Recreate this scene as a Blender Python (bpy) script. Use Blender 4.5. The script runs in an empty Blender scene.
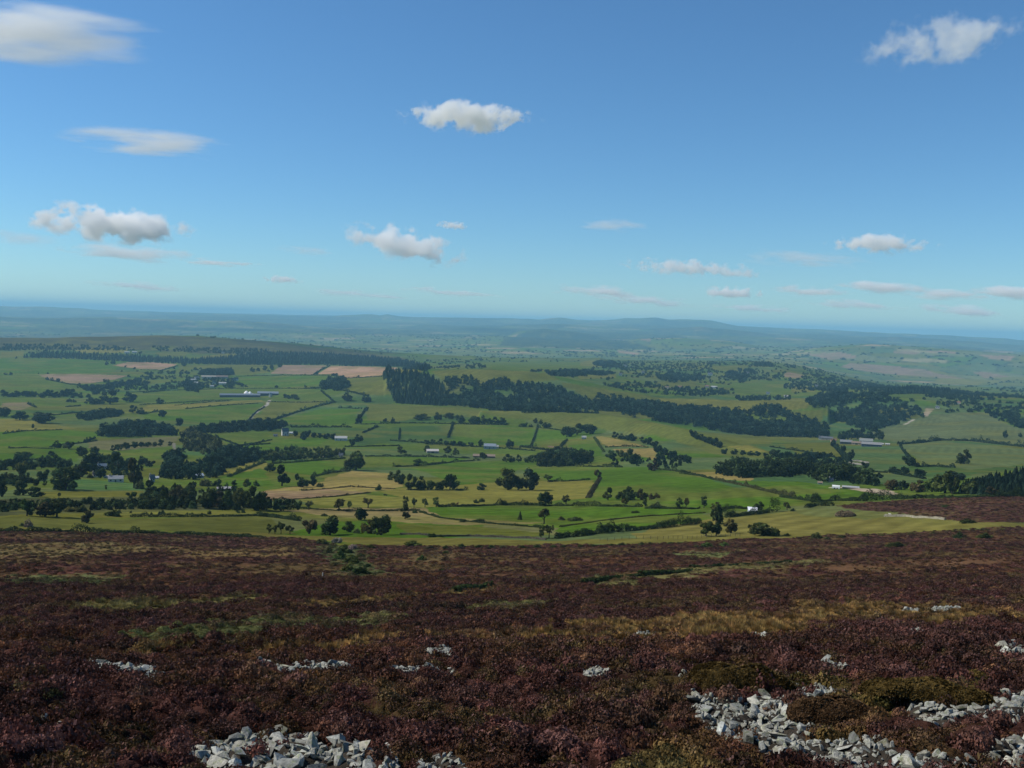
EXPOSURE = 0.0
HAZE_COL = (0.38, 0.76, 1.0, 1.0)
HAZE_DENS = 5.0e-5
import bpy, bmesh, math, random
import numpy as np
from mathutils import Vector, Matrix, Euler
R = math.radians
random.seed(7)
rng = np.random.default_rng(11)
scene = bpy.context.scene
COL = scene.collection

# ------------------------------------------------------------------ camera
FPX = 1005.0
PITCH = math.atan(63.0 / FPX)
ROLL = 0.0300
F_ = np.array([0, math.cos(PITCH), -math.sin(PITCH)])
R0 = np.array([1.0, 0, 0]); U0 = np.array([0, math.sin(PITCH), math.cos(PITCH)])
RC = math.cos(ROLL) * R0 + math.sin(ROLL) * U0
UC = -math.sin(ROLL) * R0 + math.cos(ROLL) * U0
cd = bpy.data.cameras.new('camera')
cam = bpy.data.objects.new('camera', cd); COL.objects.link(cam)
cd.sensor_width = 36.0; cd.lens = FPX * 36.0 / 1024.0
cd.clip_start = 0.1; cd.clip_end = 400000
M = Matrix.Identity(4)
for i in range(3):
    M[i][0] = RC[i]; M[i][1] = UC[i]; M[i][2] = -F_[i]
cam.matrix_world = M
scene.camera = cam

def ray(x, y):
    d = F_ + (x - 512.0) / FPX * RC - (y - 384.0) / FPX * UC
    return d

# ------------------------------------------------------------------ numpy noise
def _hash(ix, iy, seed):
    h = (ix.astype(np.int64) * 374761393 + iy.astype(np.int64) * 668265263 + seed * 974634767) & 0xffffffff
    h = ((h ^ (h >> 13)) * 1274126177) & 0xffffffff
    h = ((h ^ (h >> 16)) * 2246822519) & 0xffffffff
    return ((h ^ (h >> 15)) & 0xffffff) / float(0xffffff)

def vnoise(x, y, seed=0):
    ix = np.floor(x); iy = np.floor(y)
    fx = x - ix; fy = y - iy
    ux = fx * fx * fx * (fx * (fx * 6 - 15) + 10); uy = fy * fy * fy * (fy * (fy * 6 - 15) + 10)
    a = _hash(ix, iy, seed); b = _hash(ix + 1, iy, seed); c = _hash(ix, iy + 1, seed); d = _hash(ix + 1, iy + 1, seed)
    return (a * (1 - ux) + b * ux) * (1 - uy) + (c * (1 - ux) + d * ux) * uy

def fbm(x, y, seed=0, oct=4):
    s = np.zeros_like(x, dtype=float); a = 0.5; t = 0
    for o in range(oct):
        ca, sa = math.cos(0.6 * o), math.sin(0.6 * o)
        s += a * vnoise((x * ca - y * sa) * 2 ** o, (x * sa + y * ca) * 2 ** o, seed + o * 17); t += a; a *= 0.5
    return s / t

def voronoi(x, y, seed=0):
    ix = np.floor(x); iy = np.floor(y)
    f1 = np.full(x.shape, 9.0); f2 = np.full(x.shape, 9.0); idv = np.zeros(x.shape)
    for dx in (-1, 0, 1):
        for dy in (-1, 0, 1):
            cx = ix + dx; cy = iy + dy
            px = cx + 0.1 + 0.8 * _hash(cx, cy, seed); py = cy + 0.1 + 0.8 * _hash(cx, cy, seed + 5)
            dd = np.abs(px - x) * 0.6 + np.abs(py - y) * 0.6 + 0.4 * np.hypot(px - x, py - y)
            m = dd < f1
            f2 = np.where(m, f1, np.minimum(f2, dd))
            idv = np.where(m, _hash(cx, cy, seed + 9), idv)
            f1 = np.where(m, dd, f1)
    return f1, f2, idv

def sstep(a, b, x):
    t = np.clip((x - a) / (b - a), 0, 1)
    return t * t * (3 - 2 * t)

# ------------------------------------------------------------------ terrain
XC = [0, 128, 256, 384, 512, 640, 768, 896, 1024]
TAB = [
 (26, [768] * 9), (40, [690] * 9), (70, [640] * 9), (120, [605] * 9), (200, [572] * 9), (300, [550] * 9), (390, [535] * 9),
 (480, [516, 517, 518, 520, 522, 520, 517, 513, 510]),
 (650, [497, 498, 499, 500, 502, 500, 497, 495, 493]),
 (850, [479, 480, 481, 483, 485, 483, 480, 480, 480]),
 (1100, [464, 465, 466, 468, 470, 467, 465, 466, 470]),
 (1400, [448, 449, 450, 452, 455, 452, 453, 456, 459]),
 (1800, [431, 432, 433, 434, 436, 434, 441, 445, 448]),
 (2200, [419, 420, 421, 417, 414, 422, 435, 437, 438]),
 (2600, [408, 408, 408, 403, 399, 404, 415, 425, 424]),
 (3000, [398, 398, 397, 382, 375, 390, 402, 398, 408]),
 (3500, [388, 388, 386, 374, 369, 380, 393, 391, 400]),
 (4200, [376, 375, 374, 369, 366, 373, 380, 388, 396]),
 (5000, [362, 361, 361, 363, 363, 367, 366, 386, 393]),
 (5600, [350, 348, 349, 357, 361, 363, 363, 386, 391]),
 (6200, [340, 338.5, 341, 352, 358, 360, 362, 383, 389]),
 (7000, [346, 346, 348, 356, 360, 363, 366, 384, 391]),
 (8000, [346, 347, 349, 358, 359, 362, 364, 378, 386]),
 (9000, [344, 345, 348, 354, 354, 358, 360, 369, 378]),
 (10500, [341, 342, 345, 349, 349, 353, 355, 357, 367]),
 (12500, [337, 338, 340, 343, 343, 347, 350, 352, 361]),
 (20000, [321, 323, 325, 328, 329, 332, 337, 343, 350]),
 (30000, [311, 313, 316, 319, 322, 323, 329, 336, 342]),
 (45000, [308.5, 311.5, 315, 317.5, 321, 323, 328, 335, 341]),
]
def _pchip(x, y, xi):
    h = np.diff(x); d = np.diff(y) / h
    m = np.zeros_like(y)
    m[1:-1] = np.where(d[:-1] * d[1:] > 0, 2 * d[:-1] * d[1:] / (d[:-1] + d[1:] + 1e-30 * np.sign(d[:-1] + d[1:] + 1e-30)), 0)
    m[0] = d[0]; m[-1] = d[-1]
    k = np.clip(np.searchsorted(x, xi) - 1, 0, len(x) - 2)
    t = (xi - x[k]) / h[k]
    return ((1 + 2 * t) * (1 - t) ** 2) * y[k] + t * (1 - t) ** 2 * h[k] * m[k] + t * t * (3 - 2 * t) * y[k + 1] + t * t * (t - 1) * h[k] * m[k + 1]

def _ye(x): return 321 + (x - 512) * ROLL
AZC = []
for x in XC:
    r = ray(x, _ye(x)); AZC.append(math.atan2(r[0], r[1]))
AZC = np.array(AZC)
rows_d = [0.01, 3.0, 10.0] + [t[0] for t in TAB] + [60000.0, 75000.0]
Zc = []
for j, x in enumerate(XC):
    zz = [-1.75, -3.6, -6.9]
    for d, ys in TAB:
        r = ray(x, ys[j]); zz.append(d * r[2] / math.hypot(r[0], r[1]))
    zz += [zz[-1] - 150, zz[-1] - 300]
    Zc.append(zz)
Zc = np.array(Zc)                                   # cols x rows
# radial samples
rad = [0.6]
while rad[-1] < 70000:
    d = rad[-1]
    s = 0.02 if d < 15 else 0.007 if d < 250 else 0.0045 if d < 3000 else 0.006 if d < 9000 else 0.012
    rad.append(d * (1 + s))
rad = np.array(rad)
NR = len(rad)
AZF = R(36.0); NF = 880
azf = np.linspace(-AZF, AZF, NF)
azc = np.linspace(AZF, 2 * math.pi - AZF, 74)[1:-1]
az_all = np.concatenate([azf, azc])
lz = np.log(np.array(rows_d) + 5.0)
prof = np.array([_pchip(lz, Zc[j], np.log(rad + 5.0)) for j in range(len(XC))])   # 9 x NR
azx = np.concatenate([[-math.pi, R(-60), R(-36)], AZC, [R(36), R(60), math.pi]])
back = np.minimum(-1.75 - 0.02 * rad, prof[4] * 0.5)
P2 = np.vstack([back, prof[0], prof[0], prof, prof[-1], prof[-1], back])
def heights_at(azs):
    out = np.empty((len(azs), NR))
    az_w = (azs + math.pi) % (2 * math.pi) - math.pi
    for i in range(NR):
        out[:, i] = _pchip(azx, P2[:, i], az_w)
    return out
def relief(X, Y, D):
    z = np.zeros_like(X)
    z += (fbm(X / 3.2, Y / 3.2, 3, 3) - 0.5) * 0.32 * (1 - sstep(150, 500, D)) * sstep(2, 9, D)
    nearm = D < 140
    xs, ys = X[nearm], Y[nearm]
    q1, q2, qi = voronoi((xs + 1.2 * (fbm(xs / 1.6, ys / 1.6, 91, 2) - .5)) / 1.25, (ys + 1.2 * (fbm(xs / 1.6, ys / 1.6, 92, 2) - .5)) / 1.25, 44)
    z[nearm] += (.46 * (1 - np.minimum(1, 1.2 * q1) ** 2) * (.55 + .8 * qi) - .16) * (1 - sstep(80, 140, D[nearm])) * sstep(4, 12, D[nearm])
    z += (fbm(X / 17, Y / 17, 4, 3) - 0.5) * 1.5 * sstep(8, 60, D) * (1 - sstep(500, 1200, D))
    z += (fbm(X / 260, Y / 260, 5, 3) - 0.5) * 9 * sstep(450, 1500, D) * (1 - sstep(5200, 6200, D) * 0.4)
    far = sstep(6400, 11000, D)
    z += (fbm(X / 2600, Y / 2600, 6, 4) - 0.5) * far * (60 + 40 * sstep(12000, 24000, D))
    rg = 1 - np.abs(2 * fbm(X / 5200, Y / 3800, 8, 3) - 1)
    z += (rg - 0.72) * 120 * sstep(9500, 16000, D)
    z += np.clip(fbm(X / 7000, Y / 9000, 18, 4) - 0.52, 0, 1) * 150 * sstep(33000, 43000, D)
    return z
# crests that stand against what lies behind them: distance, half depth, drop, crest line in the photograph
CRESTS = [
 (2000, 170, 34, [(480, 411, 2150), (540, 412, 2100), (600, 414, 2000), (640, 420, 1850), (680, 428, 1700), (720, 439, 1550), (760, 450, 1420), (800, 461, 1320), (840, 472, 1250)]),
 (2900, 260, 60, [(385, 371, 3050), (430, 369.5, 3000), (480, 368.5, 3000), (530, 371.5, 2950), (570, 379, 2900), (610, 387, 2850), (660, 396.5, 2800), (730, 401, 2750), (790, 402, 2700), (830, 405, 2700)]),
 (800, 60, 26, [(950, 493, 740), (965, 487, 770), (985, 478, 800), (1005, 472, 820), (1030, 468, 840), (1080, 464, 860), (1200, 462, 880)]),
 (6200, 520, 70, [(-80, 339), (0, 337.5), (60, 338), (110, 336.5), (157, 335), (200, 336), (250, 340), (290, 344.5), (330, 350), (370, 354), (400, 357), (430, 365), (450, 372), (470, 380)]),
 (6000, 420, 60, [(415, 372), (430, 362), (450, 358), (470, 356.5), (500, 360), (540, 358), (580, 358), (600, 357.5), (620, 363), (650, 370)]),
 (5400, 450, 60, [(670, 378), (690, 372), (720, 366), (755, 362.5), (790, 366), (830, 376), (850, 382)]),
 (11500, 1500, 150, [(770, 356), (790, 352), (830, 347), (870, 344.5), (900, 346), (940, 348.5), (1000, 353), (1060, 357)]),
 (13500, 1200, 140, [(540, 352), (570, 348), (600, 344), (640, 338.5), (680, 338), (730, 341), (760, 346), (790, 352)]),
 (16000, 1300, 170, [(440, 348), (470, 345), (500, 338), (520, 331), (545, 328.5), (575, 331), (605, 337), (640, 343), (660, 348)]),
 (21000, 2000, 170, [(300, 329), (340, 325), (380, 326), (430, 324), (480, 327), (520, 325.5), (560, 323.5), (600, 326), (650, 329), (700, 327), (760, 332), (800, 336)]),
 (19000, 1500, 130, [(-60, 318), (0, 317), (60, 319), (110, 317.5), (170, 321), (230, 320), (290, 324), (340, 328)]),
 (22000, 2000, 170, [(760, 336), (800, 334.5), (860, 337), (900, 336), (960, 341), (1020, 345), (1080, 347)]),
 (31000, 2600, 200, [(-60, 305), (0, 305.5), (50, 307), (110, 310), (200, 313), (260, 314), (330, 316.5), (400, 320)]),
 (28000, 2400, 220, [(320, 318), (340, 316), (355, 315), (372, 314), (380, 315), (387, 313.8), (400, 316), (440, 317.5), (480, 318.5), (510, 318), (540, 319), (560, 317), (575, 319.5), (600, 320), (625, 318.5), (640, 319), (655, 317.6), (668, 319), (680, 318.6), (710, 321), (740, 326), (770, 328), (830, 330), (870, 331.5), (930, 335), (1024, 340), (1080, 342)]),
]
def crests(z, AZ, D):
    for d0, hw, drop, line in CRESTS:
        a, zc, dl = [], [], []
        for p in line:
            r = ray(p[0], p[1]); a.append(math.atan2(r[0], r[1])); dl.append(p[2] if len(p) > 2 else d0); zc.append(dl[-1] * r[2] / math.hypot(r[0], r[1]))
        az_ = (AZ + math.pi) % (2 * math.pi) - math.pi
        top = np.interp(az_, a, zc, left=-9999, right=-9999)
        top = top + (fbm(AZ * d0 / (hw * .7), D * 0 + d0, 77, 4) - .5) * drop * .12 + (fbm(AZ * d0 / 900.0, D * 0 + d0, 78, 4) - .5) * (70 if d0 > 18000 else 14 if d0 > 5000 else 3)
        u = (D - np.interp(az_, a, dl)) / hw; k = np.where(u < 0, u / 1.5, u)
        cand = top - drop * (np.sqrt(1 + 3.2 * k * k) - 1) * 1.1
        m = (np.abs(u) < 4.5) & (top > -9000)
        soft = np.maximum(z, cand); z = np.where(m, soft, z)
    return z
AZg, Dg = np.meshgrid(az_all, rad, indexing='ij')
Xg = np.sin(AZg) * Dg; Yg = np.cos(AZg) * Dg
Zg = crests(heights_at(az_all) + relief(Xg, Yg, Dg), AZg, Dg)
ZF = Zg[:NF]

def ground_z(X, Y):
    X = np.atleast_1d(np.asarray(X, float)); Y = np.atleast_1d(np.asarray(Y, float))
    d = np.hypot(X, Y); az = np.clip(np.arctan2(X, Y), -AZF, AZF - 1e-9)
    a = (az + AZF) / (2 * AZF) * (NF - 1); ia = np.clip(a.astype(int), 0, NF - 2); fa = a - ia
    k = np.clip(np.searchsorted(rad, d) - 1, 0, NR - 2); fk = np.clip((d - rad[k]) / (rad[k + 1] - rad[k]), 0, 1)
    return (ZF[ia, k] * (1 - fa) * (1 - fk) + ZF[ia + 1, k] * fa * (1 - fk) + ZF[ia, k + 1] * (1 - fa) * fk + ZF[ia + 1, k + 1] * fa * fk)

def hit(x, y, dmin=3.0):
    """where the sight line through (x, y) of the photograph meets the ground: (X, Y, Z, distance)"""
    r = ray(x, y); h = math.hypot(r[0], r[1]); az = math.atan2(r[0], r[1])
    a = min(max((az + AZF) / (2 * AZF) * (NF - 1), 0), NF - 1.001); ia = int(a); fa = a - ia
    g = ZF[ia] * (1 - fa) + ZF[ia + 1] * fa
    zz = rad * r[2] / h - g
    m = np.nonzero((zz <= 0) & (rad > dmin))[0]
    k = int(m[0]) if len(m) else NR - 2
    if k > 0 and zz[k - 1] > 0:
        t = zz[k - 1] / (zz[k - 1] - zz[k]); d = rad[k - 1] + t * (rad[k] - rad[k - 1])
    else:
        d = rad[k]
    X = math.sin(az) * d; Y = math.cos(az) * d
    return X, Y, float(ground_z(X, Y)[0]), d

def wpoly(pts, sub=3):
    """a ground polygon from traced outline points, as world XY"""
    out = []
    n = len(pts)
    for i in range(n):
        (x0, y0), (x1, y1) = pts[i], pts[(i + 1) % n]
        for s in range(sub):
            t = s / sub
            h = hit(x0 + (x1 - x0) * t, y0 + (y1 - y0) * t); out.append((h[0], h[1]))
    return np.array(out)

def inside(poly, X, Y):
    res = np.zeros(X.shape, bool)
    x0, y0 = poly.min(0); x1, y1 = poly.max(0)
    m = (X >= x0) & (X <= x1) & (Y >= y0) & (Y <= y1)
    if not m.any(): return res
    px = X[m]; py = Y[m]; c = np.zeros(px.shape, bool)
    n = len(poly)
    for i in range(n):
        ax, ay = poly[i]; bx, by = poly[(i + 1) % n]
        if ay == by: continue
        cond = ((ay > py) != (by > py)) & (px < (bx - ax) * (py - ay) / (by - ay) + ax)
        c ^= cond
    res[m] = c
    return res

# ------------------------------------------------------------------ materials
def new_mat(name):
    m = bpy.data.materials.new(name); m.use_nodes = True
    nt = m.node_tree; nt.nodes.clear()
    return m, nt, nt.nodes, nt.links
def out_node(nt, shader):
    o = nt.nodes.new('ShaderNodeOutputMaterial'); nt.links.new(shader, o.inputs['Surface']); return o
def principled(nt, rough=0.9, spec=0.1):
    b = nt.nodes.new('ShaderNodeBsdfPrincipled'); b.inputs['Roughness'].default_value = rough
    b.inputs['Specular IOR Level'].default_value = spec
    return b
def mixrgb(nt, mode, fac, a, b):
    n = nt.nodes.new('ShaderNodeMix'); n.data_type = 'RGBA'; n.blend_type = mode
    for sock, v in ((n.inputs[0], fac), (n.inputs[6], a), (n.inputs[7], b)):
        if hasattr(v, 'links'): nt.links.new(v, sock)
        elif isinstance(v, tuple): sock.default_value = (*v, 1)
        else: sock.default_value = v
    return n.outputs[2]
def maprange(nt, v, a, b, c, d):
    n = nt.nodes.new('ShaderNodeMapRange'); nt.links.new(v, n.inputs[0])
    for i, q in enumerate((a, b, c, d)): n.inputs[1 + i].default_value = q
    return n.outputs[0]
def gray(nt, v):
    n = nt.nodes.new('ShaderNodeCombineColor')
    for i in range(3): nt.links.new(v, n.inputs[i])
    return n.outputs[0]
def noise(nt, vec, scale, detail=4, rough=0.55):
    n = nt.nodes.new('ShaderNodeTexNoise'); n.inputs['Scale'].default_value = scale
    n.inputs['Detail'].default_value = detail; n.inputs['Roughness'].default_value = rough
    if vec is not None: nt.links.new(vec, n.inputs['Vector'])
    return n.outputs['Fac']

def simple_mat(name, col, rough=0.8, spec=0.2, var=0.25, scale=3.0):
    m, nt, N, L = new_mat(name)
    tc = N.new('ShaderNodeTexCoord')
    f = maprange(nt, noise(nt, tc.outputs['Object'], scale, 5), 0.3, 0.7, 1 - var, 1 + var)
    b = principled(nt, rough, spec)
    L.new(mixrgb(nt, 'MULTIPLY', 1.0, tuple(col), gray(nt, f)), b.inputs['Base Color'])
    out_node(nt, b.outputs[0]); return m

def tag(o, label=None, cat=None, group=None, kind=None):
    if label: o['label'] = label
    if cat: o['category'] = cat
    if group: o['group'] = group
    if kind: o['kind'] = kind
    return o
def link(o, parent=None):
    COL.objects.link(o)
    if parent is not None: o.parent = parent
    return o
def mesh_obj(name, verts, faces, mats, parent=None, smooth=False, fmat=None):
    me = bpy.data.meshes.new(name); me.from_pydata([tuple(v) for v in verts], [], [tuple(f) for f in faces])
    for m in (mats if isinstance(mats, (list, tuple)) else [mats]): me.materials.append(m)
    if fmat is not None: me.polygons.foreach_set('material_index', np.asarray(fmat, np.int32))
    if smooth: me.polygons.foreach_set('use_smooth', np.ones(len(me.polygons), bool))
    me.update()
    return link(bpy.data.objects.new(name, me), parent)
def quads_mesh(name, verts, mats):
    """verts: (n*4, 3) array of loose quads"""
    n = len(verts) // 4
    me = bpy.data.meshes.new(name)
    me.vertices.add(n * 4); me.vertices.foreach_set('co', np.asarray(verts, np.float32).ravel())
    me.loops.add(n * 4); me.loops.foreach_set('vertex_index', np.arange(n * 4, dtype=np.int32))
    me.polygons.add(n); me.polygons.foreach_set('loop_start', np.arange(0, n * 4, 4, dtype=np.int32))
    me.update(calc_edges=True)
    for m in (mats if isinstance(mats, (list, tuple)) else [mats]): me.materials.append(m)
    return me
# ------------------------------------------------------------------ light, sky, air
SUN_EL = R(43); SUN_BACK = R(-7)
sun_dir = Vector((-math.cos(SUN_EL) * math.cos(SUN_BACK), -math.cos(SUN_EL) * math.sin(SUN_BACK), math.sin(SUN_EL)))
sl = bpy.data.lights.new('sun', 'SUN'); sl.energy = 5.0; sl.angle = R(0.53); sl.color = (1.0, 0.93, 0.80)
so = link(bpy.data.objects.new('sun', sl)); so.rotation_euler = sun_dir.to_track_quat('Z', 'Y').to_euler()
w = bpy.data.worlds.new('World'); scene.world = w; w.use_nodes = True
wn = w.node_tree; wn.nodes.clear()
sky = wn.nodes.new('ShaderNodeTexSky'); sky.sky_type = 'NISHITA'; sky.sun_disc = False
sky.sun_elevation = SUN_EL; sky.sun_rotation = math.atan2(sun_dir.x, sun_dir.y)
sky.altitude = 536; sky.air_density = 1.0; sky.dust_density = 0.0; sky.ozone_density = 10.0
bg = wn.nodes.new('ShaderNodeBackground'); bg.inputs['Strength'].default_value = 0.13
wo = wn.nodes.new('ShaderNodeOutputWorld')
tn = wn.nodes.new('ShaderNodeMix'); tn.data_type = 'RGBA'; tn.blend_type = 'MULTIPLY'; tn.inputs[0].default_value = 1.0
tn.inputs[7].default_value = (.79, .935, .90, 1); wn.links.new(sky.outputs[0], tn.inputs[6]); wn.links.new(tn.outputs[2], bg.inputs['Color']); wn.links.new(bg.outputs[0], wo.inputs['Surface'])
scene.view_settings.view_transform = 'Standard'; scene.view_settings.look = 'None'
scene.view_settings.exposure = EXPOSURE; scene.view_settings.gamma = 1.0
scene.view_settings.use_curve_mapping = False

def box_obj(name, c, s, mat):
    x, y, z = s[0] / 2, s[1] / 2, s[2] / 2
    v = [(c[0] + a * x, c[1] + b * y, c[2] + d * z) for a in (-1, 1) for b in (-1, 1) for d in (-1, 1)]
    f = [(0, 1, 3, 2), (4, 6, 7, 5), (0, 4, 5, 1), (2, 3, 7, 6), (0, 2, 6, 4), (1, 5, 7, 3)]
    return mesh_obj(name, v, f, mat)
hm, nt, N, L = new_mat('haze')
pv = N.new('ShaderNodeVolumePrincipled')
pv.inputs['Color'].default_value = HAZE_COL; pv.inputs['Density'].default_value = HAZE_DENS; pv.inputs['Anisotropy'].default_value = 0.0
o = N.new('ShaderNodeOutputMaterial'); L.new(pv.outputs[0], o.inputs['Volume'])
zlo = float(Zg.min()) - 1.0; zhi = float(max(Zg.max() + 10, 30)); zz_ = [(round(float(d)), round(float(Zg[:NF, i].max()))) for i, d in enumerate(rad) if i % 60 == 0]; print('HAZEZ', zlo, zhi, zz_, file=open('/tmp/hz','w'))
hz = box_obj('haze', (0, 0, (zlo + zhi) / 2), (150000, 150000, zhi - zlo), hm)
tag(hz, kind='stuff')

cy = scene.cycles
cy.use_denoising = True
try: cy.denoiser = 'OPENIMAGEDENOISE'
except Exception: pass
cy.max_bounces = 64; cy.diffuse_bounces = 2; cy.glossy_bounces = 1; cy.transmission_bounces = 2; cy.volume_bounces = 60; cy.transparent_max_bounces = 4
cy.volume_step_rate = 1.0; cy.volume_max_steps = 96
cy.use_adaptive_sampling = True; cy.adaptive_threshold = 0.015

# ------------------------------------------------------------------ clouds
def cloud_material(soft, stretch):
    m, nt, N, L = new_mat('cloud_vapour')
    tc = N.new('ShaderNodeTexCoord'); oi = N.new('ShaderNodeObjectInfo')
    geo = tc.outputs['Object']                       # metres along the cloud's own axes, scaled to -1..1
    sep = N.new('ShaderNodeSeparateXYZ'); L.new(geo, sep.inputs[0])
    col = N.new('ShaderNodeSeparateColor'); L.new(oi.outputs['Color'], col.inputs[0])   # R density, G raggedness, B base flatness
    def math_(op, a, b=None, c=None):
        n = N.new('ShaderNodeMath'); n.operation = op
        for i, v in enumerate((a, b, c)):
            if v is None: continue
            if hasattr(v, 'links'): L.new(v, n.inputs[i])
            else: n.inputs[i].default_value = v
        return n.outputs[0]
    ln = N.new('ShaderNodeVectorMath'); ln.operation = 'LENGTH'; L.new(geo, ln.inputs[0])
    # noise in real proportions: stretch by the cloud's dimensions through the object's alpha
    asp = oi.outputs['Alpha']
    cmb = N.new('ShaderNodeCombineXYZ')
    L.new(math_('MULTIPLY', sep.outputs[0], math_('MULTIPLY', asp, stretch)), cmb.inputs[0]); L.new(math_('MULTIPLY', sep.outputs[1], 1.0), cmb.inputs[1]); L.new(sep.outputs[2], cmb.inputs[2])
    off = N.new('ShaderNodeVectorMath'); off.operation = 'ADD'
    rs = math_('MULTIPLY', oi.outputs['Random'], 57.0); cc = N.new('ShaderNodeCombineXYZ'); L.new(rs, cc.inputs[0]); L.new(rs, cc.inputs[1])
    L.new(cmb.outputs[0], off.inputs[0]); L.new(cc.outputs[0], off.inputs[1])
    n1 = noise(nt, off.outputs[0], 1.3, 9, 0.62)
    rag = math_('MULTIPLY', math_('SUBTRACT', n1, 0.5), math_('MULTIPLY', col.outputs[1], 4.6))
    body = math_('SUBTRACT', 0.62, ln.outputs['Value'])
    d = math_('ADD', body, rag)
    edge = maprange(nt, ln.outputs['Value'], 0.72, 0.99, 1.0, 0.0)
    flat = maprange(nt, sep.outputs[2], -0.75, -0.3, 0.0, 1.0)
    flat2 = math_('ADD', math_('MULTIPLY', flat, col.outputs[2]), math_('SUBTRACT', 1.0, col.outputs[2]))
    dd = maprange(nt, d, 0.0, soft, 0.0, 1.0)
    dens = math_('MULTIPLY', math_('MULTIPLY', dd, edge), math_('MULTIPLY', flat2, math_('MULTIPLY', col.outputs[0], 0.008)))
    v = N.new('ShaderNodeVolumePrincipled'); v.inputs['Color'].default_value = (1, 1, 1, 1); v.inputs['Anisotropy'].default_value = 0.0
    L.new(dens, v.inputs['Density'])
    o = N.new('ShaderNodeOutputMaterial'); L.new(v.outputs[0], o.inputs['Volume'])
    return m
PUFF = cloud_material(.36, 1.25); WISP = cloud_material(.8, .4); STREAK = cloud_material(.7, .22)
def lump(name, CLOUD):
    bm = bmesh.new(); bmesh.ops.create_icosphere(bm, subdivisions=4, radius=1.0)
    me = bpy.data.meshes.new(name); bm.to_mesh(me); bm.free(); me.materials.append(CLOUD)
    me.polygons.foreach_set('use_smooth', np.ones(len(me.polygons), bool)); return me
cloud_puff = lump('cloud', PUFF); cloud_wisp = lump('cloud', WISP); cloud_streak = lump('cloud', STREAK)
# x0, x1, y0, y1 (extent in the photograph), height of the cloud above the eye, density, raggedness, flatness, roll deg, label
CLOUDS = [
 (-110, 150, 2, 68, 1700, .5, .80, .1, 5, 'large bright streaky white cloud cut off at the upper corner of the sky', 1),
 (78, 232, 128, 160, 1500, .5, .7, .4, 2, 'thin flat lens of white cloud beneath the large corner cloud', 2),
 (404, 532, 102, 135, 1300, .55, .74, .85, 0, 'small puffy white cloud alone in the middle of the sky', 3),
 (868, 1018, 14, 64, 1500, .17, .72, .4, 6, 'soft ragged white cloud alone high above the far hill farms', 4),
 (38, 182, 204, 248, 1300, .75, .82, .9, -2, 'bright heaped white cloud with a flat grey base, tallest of the low clouds', 5),
 (-30, 80, 228, 250, 1300, .18, .5, .5, -2, 'faint thin cloud at the edge beside the bright heaped cloud', 6),
 (64, 196, 242, 265, 1300, .5, .6, .8, 0, 'flat thin cloud just beneath the bright heaped cloud', 7),
 (345, 462, 225, 264, 1300, .42, .85, .8, -9, 'ragged white cloud sloping down to a small flat puff', 8),
 (832, 930, 232, 257, 1300, .34, .72, .7, 0, 'grey and white puff above the flat streaks of cloud', 9),
 (735, 865, 248, 270, 1300, .2, .55, .7, -1, 'flat greyish streak of cloud just below the grey and white puff', 10),
 (620, 765, 258, 279, 1300, .34, .74, .8, -1, 'long grey streak of cloud with one bright white knot', 11),
 (575, 650, 216, 236, 1300, .16, .6, .6, 0, 'faint wisp of cloud above the long grey streak', 12),
 (695, 765, 284, 301, 1300, .4, .5, .9, 0, 'small bright flat cloud low over the mountain skyline', 13),
 (436, 470, 220, 231, 1300, .22, .5, .6, 0, 'tiny faint puff just above the sloping ragged cloud', 14),
 (262, 304, 274, 286, 1300, .3, .5, .8, 0, 'tiny flat cloud low over the hazy plain', 15),
 (270, 342, 244, 257, 1300, .16, .55, .6, 0, 'faint thin streak between the heaped cloud and the sloping cloud', 16),
]
g0 = 'low streaks of cloud along the horizon'
for i, (a, b, c, d) in enumerate([(540, 650, 283, 299), (590, 700, 294, 308), (770, 850, 284, 299), (835, 935, 280, 297), (905, 990, 287, 303), (970, 1060, 284, 303), (800, 905, 298, 312), (705, 800, 303, 314), (400, 500, 287, 298), (300, 420, 289, 299), (90, 190, 280, 292), (920, 1010, 303, 319), (180, 260, 258, 268)]):
    CLOUDS.append((a, b, c, d, 1300, .6, .62, .85, random.uniform(-1, 1), 'low flat streak of thin cloud just above the hazy skyline', 20 + i))
for (x0, x1, y0, y1, alt, den, rag, flat, roll, label, seed) in CLOUDS:
    r = ray((x0 + x1) / 2, (y0 + y1) / 2); h = math.hypot(r[0], r[1])
    t = alt / max(r[2], 0.012); pos = Vector(r) * t
    dist = t
    sx = (x1 - x0) * 1.25 / 2 / FPX * dist; sz = (y1 - y0) * 1.08 / 2 / FPX * dist
    o = link(bpy.data.objects.new('cloud', cloud_streak if seed in (1, 2) else cloud_wisp if seed in (6, 7, 10, 12, 16) or seed >= 20 else cloud_puff))
    o.location = pos; sy = min(sx, sz * 3.0)
    o.scale = (sx, sy, sz)
    o.rotation_euler = (0, -R(roll) + ROLL, -math.atan2(r[0], r[1]))
    o.color = (den * 850.0 / (sz + sx * 0.3) , rag, flat, min(sx / sz * 0.62, 5.0))
    tag(o, label, 'cloud', g0 if seed >= 20 else 'clouds in the blue sky')
# ------------------------------------------------------------------ what covers the ground
MOOR_EDGE = [(-260, 527), (0, 531), (60, 531), (130, 532), (200, 534), (256, 537), (300, 538), (340, 545), (400, 545), (460, 546), (512, 546), (600, 545), (660, 543), (700, 541), (760, 539), (800, 537), (850, 534), (900, 533), (960, 530), (1024, 526), (1290, 522)]
_e = np.array([(math.atan2(h[0], h[1]), h[3]) for h in (hit(*p) for p in MOOR_EDGE)])
def moor_edge_d(az): return np.interp(az, _e[:, 0], _e[:, 1])

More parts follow.
